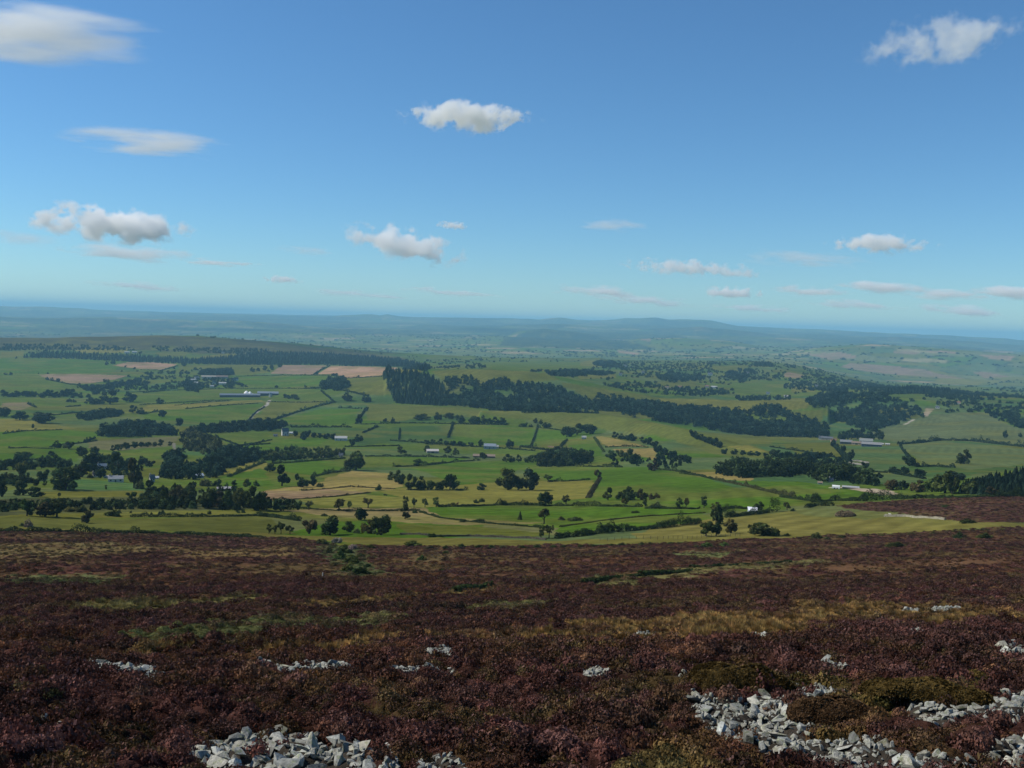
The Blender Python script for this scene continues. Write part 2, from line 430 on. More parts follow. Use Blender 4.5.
GREEN = (.056, .104, .011); GREEN2 = (.070, .104, .016); GREEN3 = (.047, .083, .022); OLIVE = (.086, .096, .017)
OLIVE2 = (.110, .108, .020); TAN = (.205, .160, .052); STRAW = (.150, .138, .030); BROWN = (.270, .170, .110); BROWN2 = (.215, .145, .098); DIRT = (.28, .22, .16)
SCRUB = (.055, .060, .026); HEATH = (.058, .028, .030)
FIELDS = [
 # valley, far to near: outline in the photograph, colour of the crop
 ([(-40, 337), (140, 334), (260, 341), (330, 349), (400, 357), (430, 366), (400, 362), (250, 356), (140, 350), (-40, 350)], (.060, .056, .028)),
 ([(0, 352), (24, 351), (24, 356), (0, 358)], OLIVE2), ([(70, 348), (130, 349), (125, 353), (80, 353)], STRAW),
 ([(155, 352), (192, 351), (185, 356), (160, 357)], OLIVE), ([(200, 356), (237, 353), (232, 358), (205, 359)], OLIVE2), ([(150, 347), (178, 346), (172, 350), (150, 350)], OLIVE),
 ([(-60, 358), (118, 359), (125, 364), (110, 373), (40, 374), (-60, 375)], GREEN), ([(-60, 375), (38, 375), (72, 384), (92, 390), (60, 393), (-60, 393)], GREEN2),
 ([(38, 374.5), (75, 374), (128, 375.5), (117, 379), (85, 384), (70, 383), (48, 379)], BROWN2),
 ([(114, 365.5), (128, 362), (150, 362), (178, 364.5), (162, 369.5), (140, 369)], BROWN),
 ([(178, 365), (270, 364.5), (268, 373), (235, 375), (232, 368), (198, 368), (180, 372)], OLIVE),
 ([(270, 373.5), (282, 365), (327, 365.5), (312, 374.5)], BROWN2),
 ([(317, 374), (331, 366), (398, 367.5), (390, 372), (380, 376), (345, 378), (335, 374)], (.330, .200, .125)),
 ([(388, 373), (400, 368), (424, 371), (418, 374)], OLIVE2),
 ([(236, 376), (330, 375), (322, 386), (256, 388), (236, 384)], GREEN), ([(345, 378), (384, 376), (390, 395), (362, 395), (335, 389)], OLIVE),
 ([(130, 392), (235, 388), (300, 388), (322, 390), (330, 400), (300, 404), (268, 398), (240, 399), (140, 404)], GREEN2),
 ([(262, 402), (332, 401), (316, 405), (295, 411), (262, 421)], OLIVE),
 ([(137, 410), (150, 405), (262, 400), (263, 402), (225, 404.5), (180, 408.5), (145, 411.5)], STRAW),
 ([(140, 412), (256, 404), (264, 404), (248, 421), (200, 422), (145, 420)], GREEN),
 ([(276, 420), (320, 409), (362, 409), (355, 416), (352, 424), (330, 426), (290, 424)], GREEN),
 ([(-60, 397), (60, 396), (75, 399), (60, 404), (-60, 404)], GREEN2), ([(3, 403), (28, 402), (32, 406), (22, 410), (0, 409)], (.16, .125, .07)),
 ([(-60, 419), (20, 419), (50, 423), (75, 428.5), (60, 429.5), (20, 432), (-60, 434)], STRAW),
 ([(-60, 434), (62, 430), (100, 432), (97, 440), (50, 446), (-60, 447)], GREEN), ([(-60, 448), (55, 448), (82, 452), (74, 462), (55, 458), (-60, 462)], GREEN),
 ([(88, 441), (180, 436), (172, 446), (112, 451), (88, 448)], (.115, .110, .050)), ([(110, 452), (172, 446), (176, 456), (150, 460), (120, 458)], GREEN2),
 ([(183, 455), (208, 456), (200, 462), (182, 461)], GREEN2), ([(160, 462), (182, 460), (170, 470), (160, 468)], GREEN2),
 ([(56, 481), (80, 479), (140, 484), (142, 490), (60, 489)], (.058, .112, .034)), ([(40, 492), (142, 491), (142, 498), (40, 500)], OLIVE2),
 ([(-60, 470), (60, 470), (55, 480), (-60, 498)], (.066, .100, .036)),
 ([(205, 433), (262, 431), (285, 437), (270, 444), (232, 446)], GREEN2), ([(234, 448), (270, 442), (330, 436), (318, 446), (290, 450), (240, 450)], GREEN),
 ([(320, 446), (340, 440), (345, 448), (310, 449)], GREEN2), ([(345, 440), (362, 433), (378, 426), (400, 430), (400, 440), (360, 446)], GREEN3),
 ([(215, 474), (235, 466), (262, 460), (270, 468), (240, 474)], STRAW), ([(222, 477), (262, 468), (275, 486), (225, 488)], GREEN),
 ([(278, 463), (345, 457), (345, 468), (322, 477), (288, 472)], GREEN), ([(277, 474), (322, 477), (300, 484), (277, 486)], GREEN2),
 ([(365, 456), (470, 458), (455, 462), (393, 466), (366, 467)], GREEN),
 ([(390, 427), (452, 425), (448, 440), (392, 438)], GREEN3), ([(456, 424), (536, 427), (530, 446), (475, 444), (452, 437)], GREEN),
 ([(392, 404), (520, 412), (600, 412), (640, 420), (700, 432), (760, 447), (800, 462), (720, 455), (660, 436), (560, 424), (460, 412), (392, 422), (368, 420), (366, 404)], (.088, .102, .022)),
 ([(408, 468), (455, 463), (540, 461), (540, 466), (515, 470), (500, 484), (460, 487), (430, 474)], GREEN), ([(540, 425), (564, 430), (562, 442), (534, 446)], GREEN), ([(565, 442), (594, 440), (604, 456), (578, 456)], GREEN),
 ([(595, 437), (602, 436), (640, 444), (650, 447), (608, 446.5)], TAN), ([(609, 449), (655, 448), (658, 461), (640, 455), (620, 452)], TAN),
 ([(580, 460), (612, 459), (618, 466), (578, 465)], GREEN2),
 ([(512, 463), (600, 466), (600, 480), (550, 481), (540, 476), (520, 470)], GREEN),
 ([(500, 482), (545, 481), (596, 480), (588, 498), (550, 503), (520, 503), (400, 498), (380, 490)], STRAW),
 ([(602, 467), (650, 467), (690, 474), (735, 487), (792, 500), (770, 508), (690, 507), (600, 499), (594, 490)], GREEN),
 ([(560, 500), (690, 508), (600, 506), (545, 504)], GREEN2),
 ([(735, 480), (800, 482), (880, 492), (925, 496), (890, 500), (800, 500), (770, 490)], GREEN), ([(780, 498), (815, 503), (800, 508), (775, 507)], GREEN),
 ([(690, 472.5), (715, 472), (757, 478), (752, 480.5), (715, 479)], TAN),
 ([(400, 498), (500, 500), (520, 503), (430, 507), (330, 507), (300, 500), (330, 491)], (.150, .146, .032)),
 ([(430, 507), (545, 504), (700, 510), (712, 519), (660, 526), (612, 529), (560, 534), (550, 528), (470, 519), (440, 518), (420, 513)], GREEN),
 ([(490, 524), (560, 528), (552, 534), (480, 530)], (.120, .120, .048)),
 ([(262, 502), (265, 490), (300, 486), (330, 478), (355, 471), (385, 473), (402, 480), (395, 490), (370, 492), (330, 496)], TAN),
 ([(262, 500), (264, 491), (330, 489), (372, 492), (330, 497), (300, 499)], (.20, .135, .075)),
 ([(340, 508), (425, 508), (440, 517), (540, 523), (470, 526), (400, 522), (330, 517), (270, 510)], (.190, .150, .062)),
 ([(255, 516), (340, 520), (300, 531), (255, 530)], (.095, .105, .038)), ([(400, 524), (480, 527), (550, 533), (540, 538), (400, 535)], OLIVE),
 ([(-60, 517), (140, 512), (260, 511), (262, 514), (140, 517), (-60, 522)], OLIVE2), ([(-60, 519), (260, 517), (300, 534), (130, 531), (-60, 529)], (.074, .080, .019)),
 ([(-60, 500), (140, 497), (250, 502), (250, 509), (140, 512), (-60, 517)], SCRUB),
 ([(-200, 527), (0, 528.5), (260, 532.5), (300, 536), (400, 539), (480, 538), (540, 541), (640, 538), (800, 530), (900, 522), (1030, 522), (1200, 526), (1024, 527), (900, 534), (760, 540), (640, 544), (512, 547), (400, 546), (256, 538), (0, 532), (-200, 530)], (.118, .106, .027)),
 ([(700, 520), (780, 512), (840, 512), (900, 516), (960, 520), (1024, 523), (900, 530), (760, 536), (640, 538), (620, 533)], (.128, .114, .031)),
 ([(780, 506), (835, 504), (900, 515), (860, 520), (800, 516)], (.095, .110, .040)),
 ([(835, 506), (870, 502), (925, 498.5), (1024, 496), (1240, 496), (1240, 521), (1024, 521), (975, 522), (945, 519), (900, 514)], HEATH),
 ([(850, 488.5), (865, 488), (885, 490), (900, 494), (880, 494.5), (858, 491)], DIRT),
 # right-hand valley side
 ([(725, 446.5), (750, 445), (768, 452), (745, 452)], STRAW), ([(700, 432), (770, 437), (772, 444), (735, 445)], OLIVE), ([(770, 446), (800, 450), (880, 455), (820, 470), (770, 458)], (.058, .1, .034)),
 ([(780, 444), (835, 442), (842, 458), (800, 456)], OLIVE), ([(840, 446), (900, 446), (912, 466), (890, 470), (850, 458)], (.062, .104, .036)), ([(850, 470), (900, 468), (925, 478), (900, 486), (860, 478)], (.07, .104, .038)),
 ([(900, 445), (940, 441), (1024, 449), (1200, 452), (1200, 470), (1024, 464), (970, 470), (920, 462)], (.086, .112, .042)),
 ([(860, 435), (900, 424), (935, 414), (985, 412), (1024, 432), (1200, 436), (1200, 448), (1024, 447), (940, 439), (900, 443)], (.088, .106, .042)),
 ([(926, 408), (934, 409), (928, 416), (922, 415)], DIRT), ([(780, 398), (812, 398), (808, 408), (780, 412)], OLIVE2), ([(783, 386), (815, 386), (816, 392), (783, 393)], OLIVE2),
 ([(780, 412), (820, 410), (830, 418), (800, 430)], OLIVE), ([(888, 394), (926, 395), (922, 401), (890, 400)], GREEN2), ([(914, 401), (946, 401), (946, 406), (916, 406)], GREEN),
 ([(786, 372), (804, 375), (800, 379), (784, 377)], BROWN2), ([(430, 371), (470, 369), (545, 372), (560, 380), (485, 386), (445, 383)], OLIVE), ([(655, 398), (735, 400), (790, 400), (790, 412), (735, 410), (655, 404)], OLIVE2),
 ([(560, 382), (600, 388), (660, 398), (655, 402), (600, 396), (565, 388)], OLIVE), ([(470, 362), (592, 362), (590, 370), (500, 370)], GREEN2), ([(580, 362), (590, 360), (608, 364), (600, 367), (580, 366)], OLIVE2), ([(575, 376), (616, 374), (616, 378), (580, 379)], OLIVE2),
 ([(730, 380), (790, 381), (792, 394), (735, 394)], GREEN2), ([(655, 382), (690, 380), (700, 386), (660, 390)], OLIVE), ([(712, 366), (745, 366), (745, 371), (715, 371)], OLIVE),
 ([(884, 365), (925, 370), (940, 374), (968, 379), (940, 378), (900, 375), (870, 372), (840, 367), (850, 363)], BROWN2),
 ([(926, 350.5), (955, 351.5), (958, 353.5), (930, 352.5)], BROWN), ([(980, 355), (1016, 356), (1010, 360.5), (992, 359.5)], BROWN), ([(972, 372), (985, 372), (1012, 377), (985, 378)], BROWN2),
 ([(895, 350), (918, 352), (916, 355), (893, 353)], BROWN2), ([(616, 350), (640, 353), (638, 355), (620, 353)], BROWN), ([(940, 379), (985, 382), (978, 385), (930, 383)], STRAW), ([(805, 354), (840, 352), (860, 357), (830, 360)], BROWN2),
 ([(505, 337), (545, 329), (575, 331.5), (608, 338), (640, 344), (655, 349), (600, 349), (540, 347), (500, 346)], (.018, .030, .020)),
 ([(640, 339), (652, 338.5), (650, 341), (640, 341)], BROWN2),
]
TRACKS = [
 ([(248, 421), (254, 414), (262, 408), (267, 405), (270, 400)], 5.0, (.26, .24, .21)),
 ([(903, 424.5), (908, 423), (913, 419.5)], 4.0, (.30, .27, .22)),
 ([(174, 443), (175, 449), (180, 453)], 2.2, (.16, .15, .12)), ([(198, 465), (204, 461), (208, 458)], 2.5, (.17, .15, .12)),
 ([(832, 487.5), (850, 488), (870, 489), (895, 494)], 5.0, (.34, .28, .2)),
 ([(34, 539), (70, 538.5)], 1.4, (.26, .20, .13)), ([(965, 509), (990, 508)], 1.5, (.24, .2, .12)), ([(990, 518), (1024, 517)], 1.5, (.22, .17, .12)), ([(938, 512), (956, 510)], 1.2, (.24, .2, .12)),
]
MOORPATCH = [
 ([(312, 546), (345, 541), (372, 556), (384, 570), (372, 580), (345, 577), (330, 562)], (.062, .080, .030), 'b'),   # dead grass, moss and bilberry bands over the heather: outline, colour, what grows
 ([(265, 646), (330, 640), (420, 635), (520, 629), (640, 620), (740, 614), (800, 609), (880, 604), (965, 605), (1000, 611), (930, 620), (800, 629), (700, 633), (600, 640), (480, 642), (400, 641), (330, 647), (270, 650)], (.215, .138, .050), 'g'),
 ([(120, 630), (200, 622), (290, 617), (380, 614), (392, 620), (330, 630), (230, 636), (150, 636)], (0.116, 0.124, 0.048), 'b'),
 ([(470, 606), (520, 600), (572, 597), (578, 602), (520, 607), (480, 611)], (0.145, 0.139, 0.053), 'b'), ([(330, 618), (380, 614), (398, 618), (350, 623)], (0.139, 0.129, 0.048), 'b'),
 ([(0, 578), (60, 574), (125, 577), (120, 584), (40, 586), (0, 584)], (0.106, 0.116, 0.045), 'b'), ([(60, 607), (150, 600), (240, 594), (260, 598), (180, 606), (80, 612)], (0.148, 0.129, 0.048), 'g'),
 ([(680, 553), (735, 551), (740, 556), (690, 559)], (0.108, 0.119, 0.045), 'b'), ([(580, 578), (640, 575), (740, 563), (830, 559), (830, 563), (740, 571), (640, 583), (585, 585)], (0.132, 0.119, 0.045), 'b'),
 ([(-40, 545), (100, 542), (180, 548), (100, 556), (-40, 556)], (0.132, 0.100, 0.042), 'g'), ([(160, 552), (290, 548), (300, 555), (200, 560)], (0.145, 0.099, 0.040), 'g'),
 ([(300, 600), (420, 592), (480, 586), (480, 592), (380, 602), (300, 607)], (0.156, 0.106, 0.040), 'g'), ([(150, 647), (205, 640), (215, 647), (170, 655)], (0.152, 0.108, 0.040), 'g'),
 ([(400, 555), (460, 552), (480, 556), (420, 562)], (0.112, 0.079, 0.037), 'g'), ([(810, 566), (1024, 556), (1024, 564), (830, 572)], (0.116, 0.063, 0.034), 'g'),
 ([(700, 739), (780, 752), (850, 768), (700, 790), (640, 790), (660, 750)], (0.099, 0.074, 0.029), 'm'), ([(795, 700), (850, 690), (905, 706), (915, 722), (950, 728), (900, 742), (840, 742), (810, 734), (830, 724), (800, 716)], (0.103, 0.082, 0.026), 'm'),
 ([(815, 692), (900, 686), (990, 690), (1000, 700), (940, 699), (860, 702)], (0.112, 0.087, 0.029), 'm'), ([(405, 768), (420, 762), (470, 768), (460, 790), (400, 790)], (0.116, 0.106, 0.029), 'm'), ([(0, 678), (20, 676), (40, 684), (10, 690)], (0.119, 0.125, 0.053), 'b'),
]
SCREE = [
 ('lower heap', [(186, 775), (192, 756), (205, 744), (235, 738), (262, 732), (275, 730), (300, 735), (330, 741), (360, 744), (372, 750), (372, 775)]),
 ('little group', [(384, 756), (390, 748), (398, 758), (396, 775), (382, 775)]),
 ('low slabs', [(418, 762), (440, 754), (458, 758), (470, 770), (470, 778), (415, 778)]),
 ('long stone run', [(684, 692), (694, 690), (702, 697), (755, 697), (785, 699), (793, 716), (812, 722), (828, 716), (828, 728), (808, 735), (830, 745), (858, 734), (880, 741), (896, 752), (940, 755), (975, 762), (980, 780), (850, 780), (800, 757), (760, 749), (720, 740), (703, 724), (693, 712)]),
 ('upper arm', [(786, 684), (812, 685), (850, 690), (842, 695), (815, 698), (790, 698)]),
 ('right hand run', [(905, 708), (912, 700), (935, 700), (965, 703), (990, 703), (1000, 693), (1030, 688), (1080, 690), (1080, 715), (1000, 720), (950, 725), (915, 721)]),
 ('narrow strip', [(80, 661), (110, 662), (150, 667), (166, 676), (150, 680), (110, 672)]),
 ('thin line', [(245, 665), (300, 664), (320, 660), (352, 666), (350, 671), (280, 671)]), ('thin line', [(392, 667), (455, 667), (455, 671), (392, 671)]),
 ('small patch', [(424, 650), (445, 646), (463, 650), (462, 655), (430, 656)]), ('small cluster', [(580, 669), (592, 666), (612, 672), (606, 677), (588, 677)]),
 ('scatter', [(824, 661), (840, 663), (852, 670), (850, 675), (832, 669)]), ('edge patch', [(998, 647), (1015, 644), (1060, 648), (1060, 660), (1005, 657)]),
 ('fringe', [(676, 676), (690, 674), (708, 678), (700, 683)]), ('fringe', [(790, 676), (800, 673), (818, 676), (800, 680)]), ('strip', [(884, 631), (926, 630), (924, 635), (890, 635)]), ('strip', [(748, 634), (764, 634), (764, 638), (750, 638)]),
 ('corner patch', [(985, 752), (1000, 742), (1040, 738), (1040, 775), (990, 775)]), ('strip', [(900, 610), (960, 607), (960, 610), (910, 613)]), ('strip', [(620, 634), (655, 632), (655, 636), (630, 637)]), ('specks', [(30, 720), (60, 722), (60, 732), (36, 730)]),
]
print('world polygons')
MP = [(wpoly(p), c, k) for p, c, k in MOORPATCH]
SP = [(n, wpoly(p, 2)) for n, p in SCREE]

def moor_colour(X, Y):
    """colour of the heather moor (what grows there, with shade between lumps painted in) and how grassy it is"""
    wx = X + 9 * (fbm(X / 9, Y / 12, 31, 3) - .5); wy = Y + 20 * (fbm(X / 9, Y / 9, 32, 3) - .5)
    jit = rng.normal(size=X.shape) * .022 * np.hypot(X, Y) * .5; wy = wy + jit; wx = wx + jit * .4
    a = fbm(wx / 34, wy / 17, 41, 4); b = fbm(wx / 9, wy / 7, 42, 4); c = fbm(wx / 60, wy / 30, 43, 3)
    col = np.empty(X.shape + (3,)); col[:] = (.050, .029, .023)
    def mix(m, q): col[:] = col * (1 - m[..., None]) + np.array(q) * m[..., None]
    mix(sstep(.50, .68, a) * .8, (.070, .036, .033)); mix(sstep(.56, .72, b) * .65, (.066, .052, .022))
    mix(sstep(.55, .68, c) * .6, (.088, .050, .024)); mix((1 - sstep(.30, .44, a)) * .8, (.032, .021, .016))
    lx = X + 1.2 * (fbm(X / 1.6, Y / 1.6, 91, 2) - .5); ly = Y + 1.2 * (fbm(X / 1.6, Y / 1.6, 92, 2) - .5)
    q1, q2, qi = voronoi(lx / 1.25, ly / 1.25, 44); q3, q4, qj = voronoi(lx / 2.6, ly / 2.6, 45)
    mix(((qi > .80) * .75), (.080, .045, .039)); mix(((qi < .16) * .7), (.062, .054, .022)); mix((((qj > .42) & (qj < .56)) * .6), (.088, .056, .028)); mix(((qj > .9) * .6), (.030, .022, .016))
    col[:] *= (.72 + .62 * np.clip(1 - q1 * 1.25, 0, 1))[..., None] * np.array([1.18, .98, .92])  # lump centres lightened, gaps darkened: shade between lumps put into the colour
    grass = np.zeros(X.shape); kind = np.zeros(X.shape, int)
    tus = sstep(.60, .70, fbm(wx / 22, wy / 9, 46, 4)); mix(tus * .75, (.100, .072, .028)); grass = np.maximum(grass, tus * .5)
    for poly, q, k in MP:
        cen = poly.mean(0)
        m = inside(poly, wx, wy)
        if m.any():
            s = .36 + .62 * sstep(.32, .58, fbm(X[m] / 3.5, Y[m] / 3.5, 51, 3))
            col[m] = col[m] * (1 - s[:, None]) + np.array(q) * s[:, None]
            kind[m] = {'g': 1, 'b': 2, 'm': 3}[k]; grass[m] = s
    return col, grass, kind

def ground_colours():
    X, Y, D = Xg.ravel(), Yg.ravel(), Dg.ravel(); AZ = AZg.ravel()
    n = len(X); col = np.empty((n, 3)); moor = np.zeros(n)
    wx = X + (fbm(X / 40, Y / 40, 21, 2) - .5) * 10; wy = Y + (fbm(X / 40, Y / 40, 22, 2) - .5) * 10
    # pasture patchwork
    S = np.where(D < 6500, 190.0, 330.0)
    ca, sa = math.cos(.4), math.sin(.4)
    f1, f2, idv = voronoi((wx * ca + wy * sa) / 215, (wy * ca - wx * sa) / 150, 3)
    g1, g2, idw = voronoi((wx * ca + wy * sa) / 430, (wy * ca - wx * sa) / 300, 13)
    farm = D > 6300
    f1 = np.where(farm, g1, f1); f2 = np.where(farm, g2, f2); idv = np.where(farm, idw, idv)
    pal_n = np.array([GREEN, GREEN2, GREEN3, (.070, .105, .036), OLIVE, (.052, .098, .032), (.080, .108, .040), GREEN2])
    pal_f = np.array([GREEN, GREEN2, OLIVE, OLIVE2, (.07, .10, .04), (.20, .17, .085), (.055, .09, .035), GREEN3, (.11, .12, .05), (.055, .085, .035), (.23, .165, .1), (.08, .105, .04), OLIVE])
    col[:] = np.where(farm[:, None], pal_f[(idv * 12.999).astype(int)], pal_n[(idv * 7.999).astype(int)])
    col[farm] *= 1.22
    edge = 1 - sstep(.02, np.where(D > 7500, .11, .07), f2 - f1)
    k = np.where(farm, edge * .85, edge * .65 * sstep(2900, 3800, D))
    col = col * (1 - k[:, None]) + np.array((.022, .032, .016)) * k[:, None]
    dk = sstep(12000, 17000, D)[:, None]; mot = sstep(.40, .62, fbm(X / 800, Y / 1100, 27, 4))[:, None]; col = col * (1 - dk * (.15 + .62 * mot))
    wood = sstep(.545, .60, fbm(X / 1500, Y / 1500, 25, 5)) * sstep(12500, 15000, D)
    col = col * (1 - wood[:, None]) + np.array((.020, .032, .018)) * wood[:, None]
    print('fields')
    for pts, q in FIELDS:
        m = inside(wpoly(pts), wx if True else X, wy)
        col[m] = q
    for pts, wd, q in TRACKS:
        P = np.array([hit(*p)[:2] for p in pts])
        for a, b in zip(P[:-1], P[1:]):
            lo = np.minimum(a, b) - wd; hi = np.maximum(a, b) + wd
            m = np.nonzero((X > lo[0]) & (X < hi[0]) & (Y > lo[1]) & (Y < hi[1]))[0]
            if not len(m): continue
            ab = b - a; t = np.clip(((X[m] - a[0]) * ab[0] + (Y[m] - a[1]) * ab[1]) / (ab @ ab), 0, 1)
            dd = np.hypot(X[m] - a[0] - t * ab[0], Y[m] - a[1] - t * ab[1])
            col[m[dd < wd / 2 + .0015 * D[m] * .4]] = q
    # mowing and grazing variation
    v = .74 + .52 * fbm(X / 55, Y / 55, 61, 4); v *= .9 + .2 * fbm(X / 9, Y / 9, 62, 3)
    al = idv * 3.1; st = np.sin((X * np.cos(al) + Y * np.sin(al)) * (2 * math.pi / 14) + 2 * fbm(X / 60, Y / 60, 64, 2)) * .12 * (idv > .3) * (D < 4500); v *= 1 + st
    dry = sstep(.45, .72, fbm(X / 90, Y / 60, 63, 5))[:, None] * .55
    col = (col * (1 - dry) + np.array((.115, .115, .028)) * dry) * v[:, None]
    e = moor_edge_d(AZ) * (1 + .03 * (fbm(X / 14, Y / 14, 71, 3) - .5))
    fr = np.abs(AZ) < R(40)
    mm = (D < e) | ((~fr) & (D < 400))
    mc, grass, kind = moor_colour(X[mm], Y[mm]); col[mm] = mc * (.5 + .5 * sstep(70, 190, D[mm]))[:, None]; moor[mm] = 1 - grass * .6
    m = inside(wpoly(FIELDS[[q for _, q in FIELDS].index(HEATH)][0]), wx, wy) & ~mm
    mc, grass, kind = moor_colour(X[m] * .7, Y[m] * .7); col[m] = mc * np.array((.95, .95, 1.05)); moor[m] = .8
    for nme, poly in SP:
        m = inside(poly, X, Y); col[m] = (.040, .034, .028); moor[m] = .8
    return col, moor
gc, gm = ground_colours()

def build_ground():
    NA = len(az_all); n = NA * NR
    v = np.empty((n + 1, 3), np.float32); v[:n, 0] = Xg.ravel(); v[:n, 1] = Yg.ravel(); v[:n, 2] = Zg.ravel(); v[n] = (0, 0, -1.75)
    ia = np.arange(NA)[:, None]; k = np.arange(NR - 1)[None, :]; ja = (ia + 1) % NA
    q = np.stack([ia * NR + k, ia * NR + k + 1, ja * NR + k + 1, ja * NR + k], -1).reshape(-1, 4).astype(np.int32)
    tri = np.stack([np.full(NA, n), np.arange(NA) * NR, ((np.arange(NA) + 1) % NA) * NR], -1).astype(np.int32)
    me = bpy.data.meshes.new('ground'); me.vertices.add(n + 1); me.vertices.foreach_set('co', v.ravel())
    me.loops.add(q.size + tri.size); me.loops.foreach_set('vertex_index', np.concatenate([q.ravel(), tri.ravel()]))
    me.polygons.add(len(q) + len(tri))
    me.polygons.foreach_set('loop_start', np.concatenate([np.arange(len(q)) * 4, q.size + np.arange(len(tri)) * 3]).astype(np.int32))
    me.update(calc_edges=True)
    me.polygons.foreach_set('use_smooth', np.ones(len(me.polygons), bool))
    a = me.attributes.new('cover', 'FLOAT_COLOR', 'POINT')
    c = np.ones((n + 1, 4), np.float32); c[:n, :3] = gc; c[n, :3] = (.06, .04, .03); a.data.foreach_set('color', c.ravel())
    a = me.attributes.new('moor', 'FLOAT', 'POINT'); mo = np.ones(n + 1, np.float32); mo[:n] = gm; a.data.foreach_set('value', mo)
    m, nt, N, L = new_mat('ground_cover')
    at = N.new('ShaderNodeAttribute'); at.attribute_name = 'cover'; am = N.new('ShaderNodeAttribute'); am.attribute_name = 'moor'
    tc = N.new('ShaderNodeTexCoord'); ob = tc.outputs['Object']
    f1 = maprange(nt, noise(nt, ob, 1.7, 6, .7), .3, .7, .45, 1.6)
    f2 = maprange(nt, noise(nt, ob, .35, 5, .65), .3, .7, .65, 1.4)
    mixf = mixrgb(nt, 'MULTIPLY', 1.0, gray(nt, f1), gray(nt, f2))
    pf1 = maprange(nt, noise(nt, ob, .12, 8, .7), .3, .7, .72, 1.3)
    mu = mixrgb(nt, 'MIX', am.outputs['Fac'], gray(nt, pf1), mixf)
    b = principled(nt, 1.0, 0.0)
    L.new(mixrgb(nt, 'MULTIPLY', 1.0, at.outputs['Color'], mu), b.inputs['Base Color'])
    bp = N.new('ShaderNodeBump'); bp.inputs['Distance'].default_value = .5; L.new(am.outputs['Fac'], bp.inputs['Strength'])
    L.new(noise(nt, ob, 1.6, 5, .65), bp.inputs['Height']); L.new(bp.outputs[0], b.inputs['Normal'])
    out_node(nt, b.outputs[0])
    me.materials.append(m); me.validate()
    return tag(link(bpy.data.objects.new('ground', me)), kind='structure')
GROUND = build_ground()
# ------------------------------------------------------------------ scattering
def scatter(name, pts, rot, scl, pick, tint, protos, label=None, cat=None):
    """one object that stands many small meshes on points (uncountable cover only)"""
    n = len(pts)
    me = bpy.data.meshes.new(name); me.vertices.add(n); me.vertices.foreach_set('co', np.asarray(pts, np.float32).ravel())
    def attr(nm, typ, key, arr):
        a = me.attributes.new(nm, typ, 'POINT'); a.data.foreach_set(key, np.asarray(arr).ravel())
    attr('rot', 'FLOAT_VECTOR', 'vector', np.asarray(rot, np.float32)); attr('scl', 'FLOAT_VECTOR', 'vector', np.asarray(scl, np.float32))
    attr('pick', 'INT', 'value', np.asarray(pick, np.int32))
    t = np.ones((n, 4), np.float32); t[:, :3] = tint; attr('tint', 'FLOAT_COLOR', 'color', t)
    o = link(bpy.data.objects.new(name, me))
    coll = bpy.data.collections.new(name + '_kinds')
    for i, pm in enumerate(protos):
        coll.objects.link(bpy.data.objects.new('%s_kind_%02d' % (name, i), pm))
    ng = bpy.data.node_groups.new(name, 'GeometryNodeTree')
    ng.interface.new_socket('Geometry', in_out='INPUT', socket_type='NodeSocketGeometry')
    ng.interface.new_socket('Geometry', in_out='OUTPUT', socket_type='NodeSocketGeometry')
    N = ng.nodes; L = ng.links
    gi = N.new('NodeGroupInput'); go = N.new('NodeGroupOutput'); ip = N.new('GeometryNodeInstanceOnPoints')
    ci = N.new('GeometryNodeCollectionInfo'); ci.inputs['Collection'].default_value = coll
    ci.inputs['Separate Children'].default_value = True; ci.inputs['Reset Children'].default_value = True
    def named(nm, typ):
        a = N.new('GeometryNodeInputNamedAttribute'); a.data_type = typ; a.inputs['Name'].default_value = nm
        return [s for s in a.outputs if s.enabled and s.name == 'Attribute'][0]
    L.new(gi.outputs[0], ip.inputs['Points']); L.new(ci.outputs[0], ip.inputs['Instance'])
    ip.inputs['Pick Instance'].default_value = True
    L.new(named('pick', 'INT'), ip.inputs['Instance Index']); L.new(named('scl', 'FLOAT_VECTOR'), ip.inputs['Scale'])
    e2r = N.new('FunctionNodeEulerToRotation'); L.new(named('rot', 'FLOAT_VECTOR'), e2r.inputs[0]); L.new(e2r.outputs[0], ip.inputs['Rotation'])
    L.new(ip.outputs[0], go.inputs[0])
    md = o.modifiers.new('scatter', 'NODES'); md.node_group = ng
    return tag(o, label, cat, None, 'stuff')

def plant_mat(name, source, rough=.9, transl=.25, tip=None, var=.35, clump=False):
    """leaf surface; colour from the scattered point or from the object"""
    m, nt, N, L = new_mat(name)
    if source == 'point':
        a = N.new('ShaderNodeAttribute'); a.attribute_type = 'INSTANCER'; a.attribute_name = 'tint'; c = a.outputs['Color']
    else:
        a = N.new('ShaderNodeObjectInfo'); c = a.outputs['Color']
    g = N.new('ShaderNodeNewGeometry')
    f = maprange(nt, g.outputs['Random Per Island'], 0, 1, 1 - var, 1 + var)
    if clump:
        ta = N.new('ShaderNodeAttribute'); ta.attribute_name = 'tone'; c = mixrgb(nt, 'MULTIPLY', 1.0, c, gray(nt, ta.outputs['Fac']))
    if tip is not None:
        t = N.new('ShaderNodeAttribute'); t.attribute_name = 'tip'
        c = mixrgb(nt, 'MIX', t.outputs['Fac'], c, tip)
    c = mixrgb(nt, 'MULTIPLY', 1.0, c, gray(nt, f))
    d = N.new('ShaderNodeBsdfDiffuse'); tr = N.new('ShaderNodeBsdfTranslucent'); mx = N.new('ShaderNodeMixShader'); mx.inputs[0].default_value = transl
    L.new(c, d.inputs[0]); L.new(c, tr.inputs[0]); L.new(d.outputs[0], mx.inputs[1]); L.new(tr.outputs[0], mx.inputs[2])
    out_node(nt, mx.outputs[0]); return m

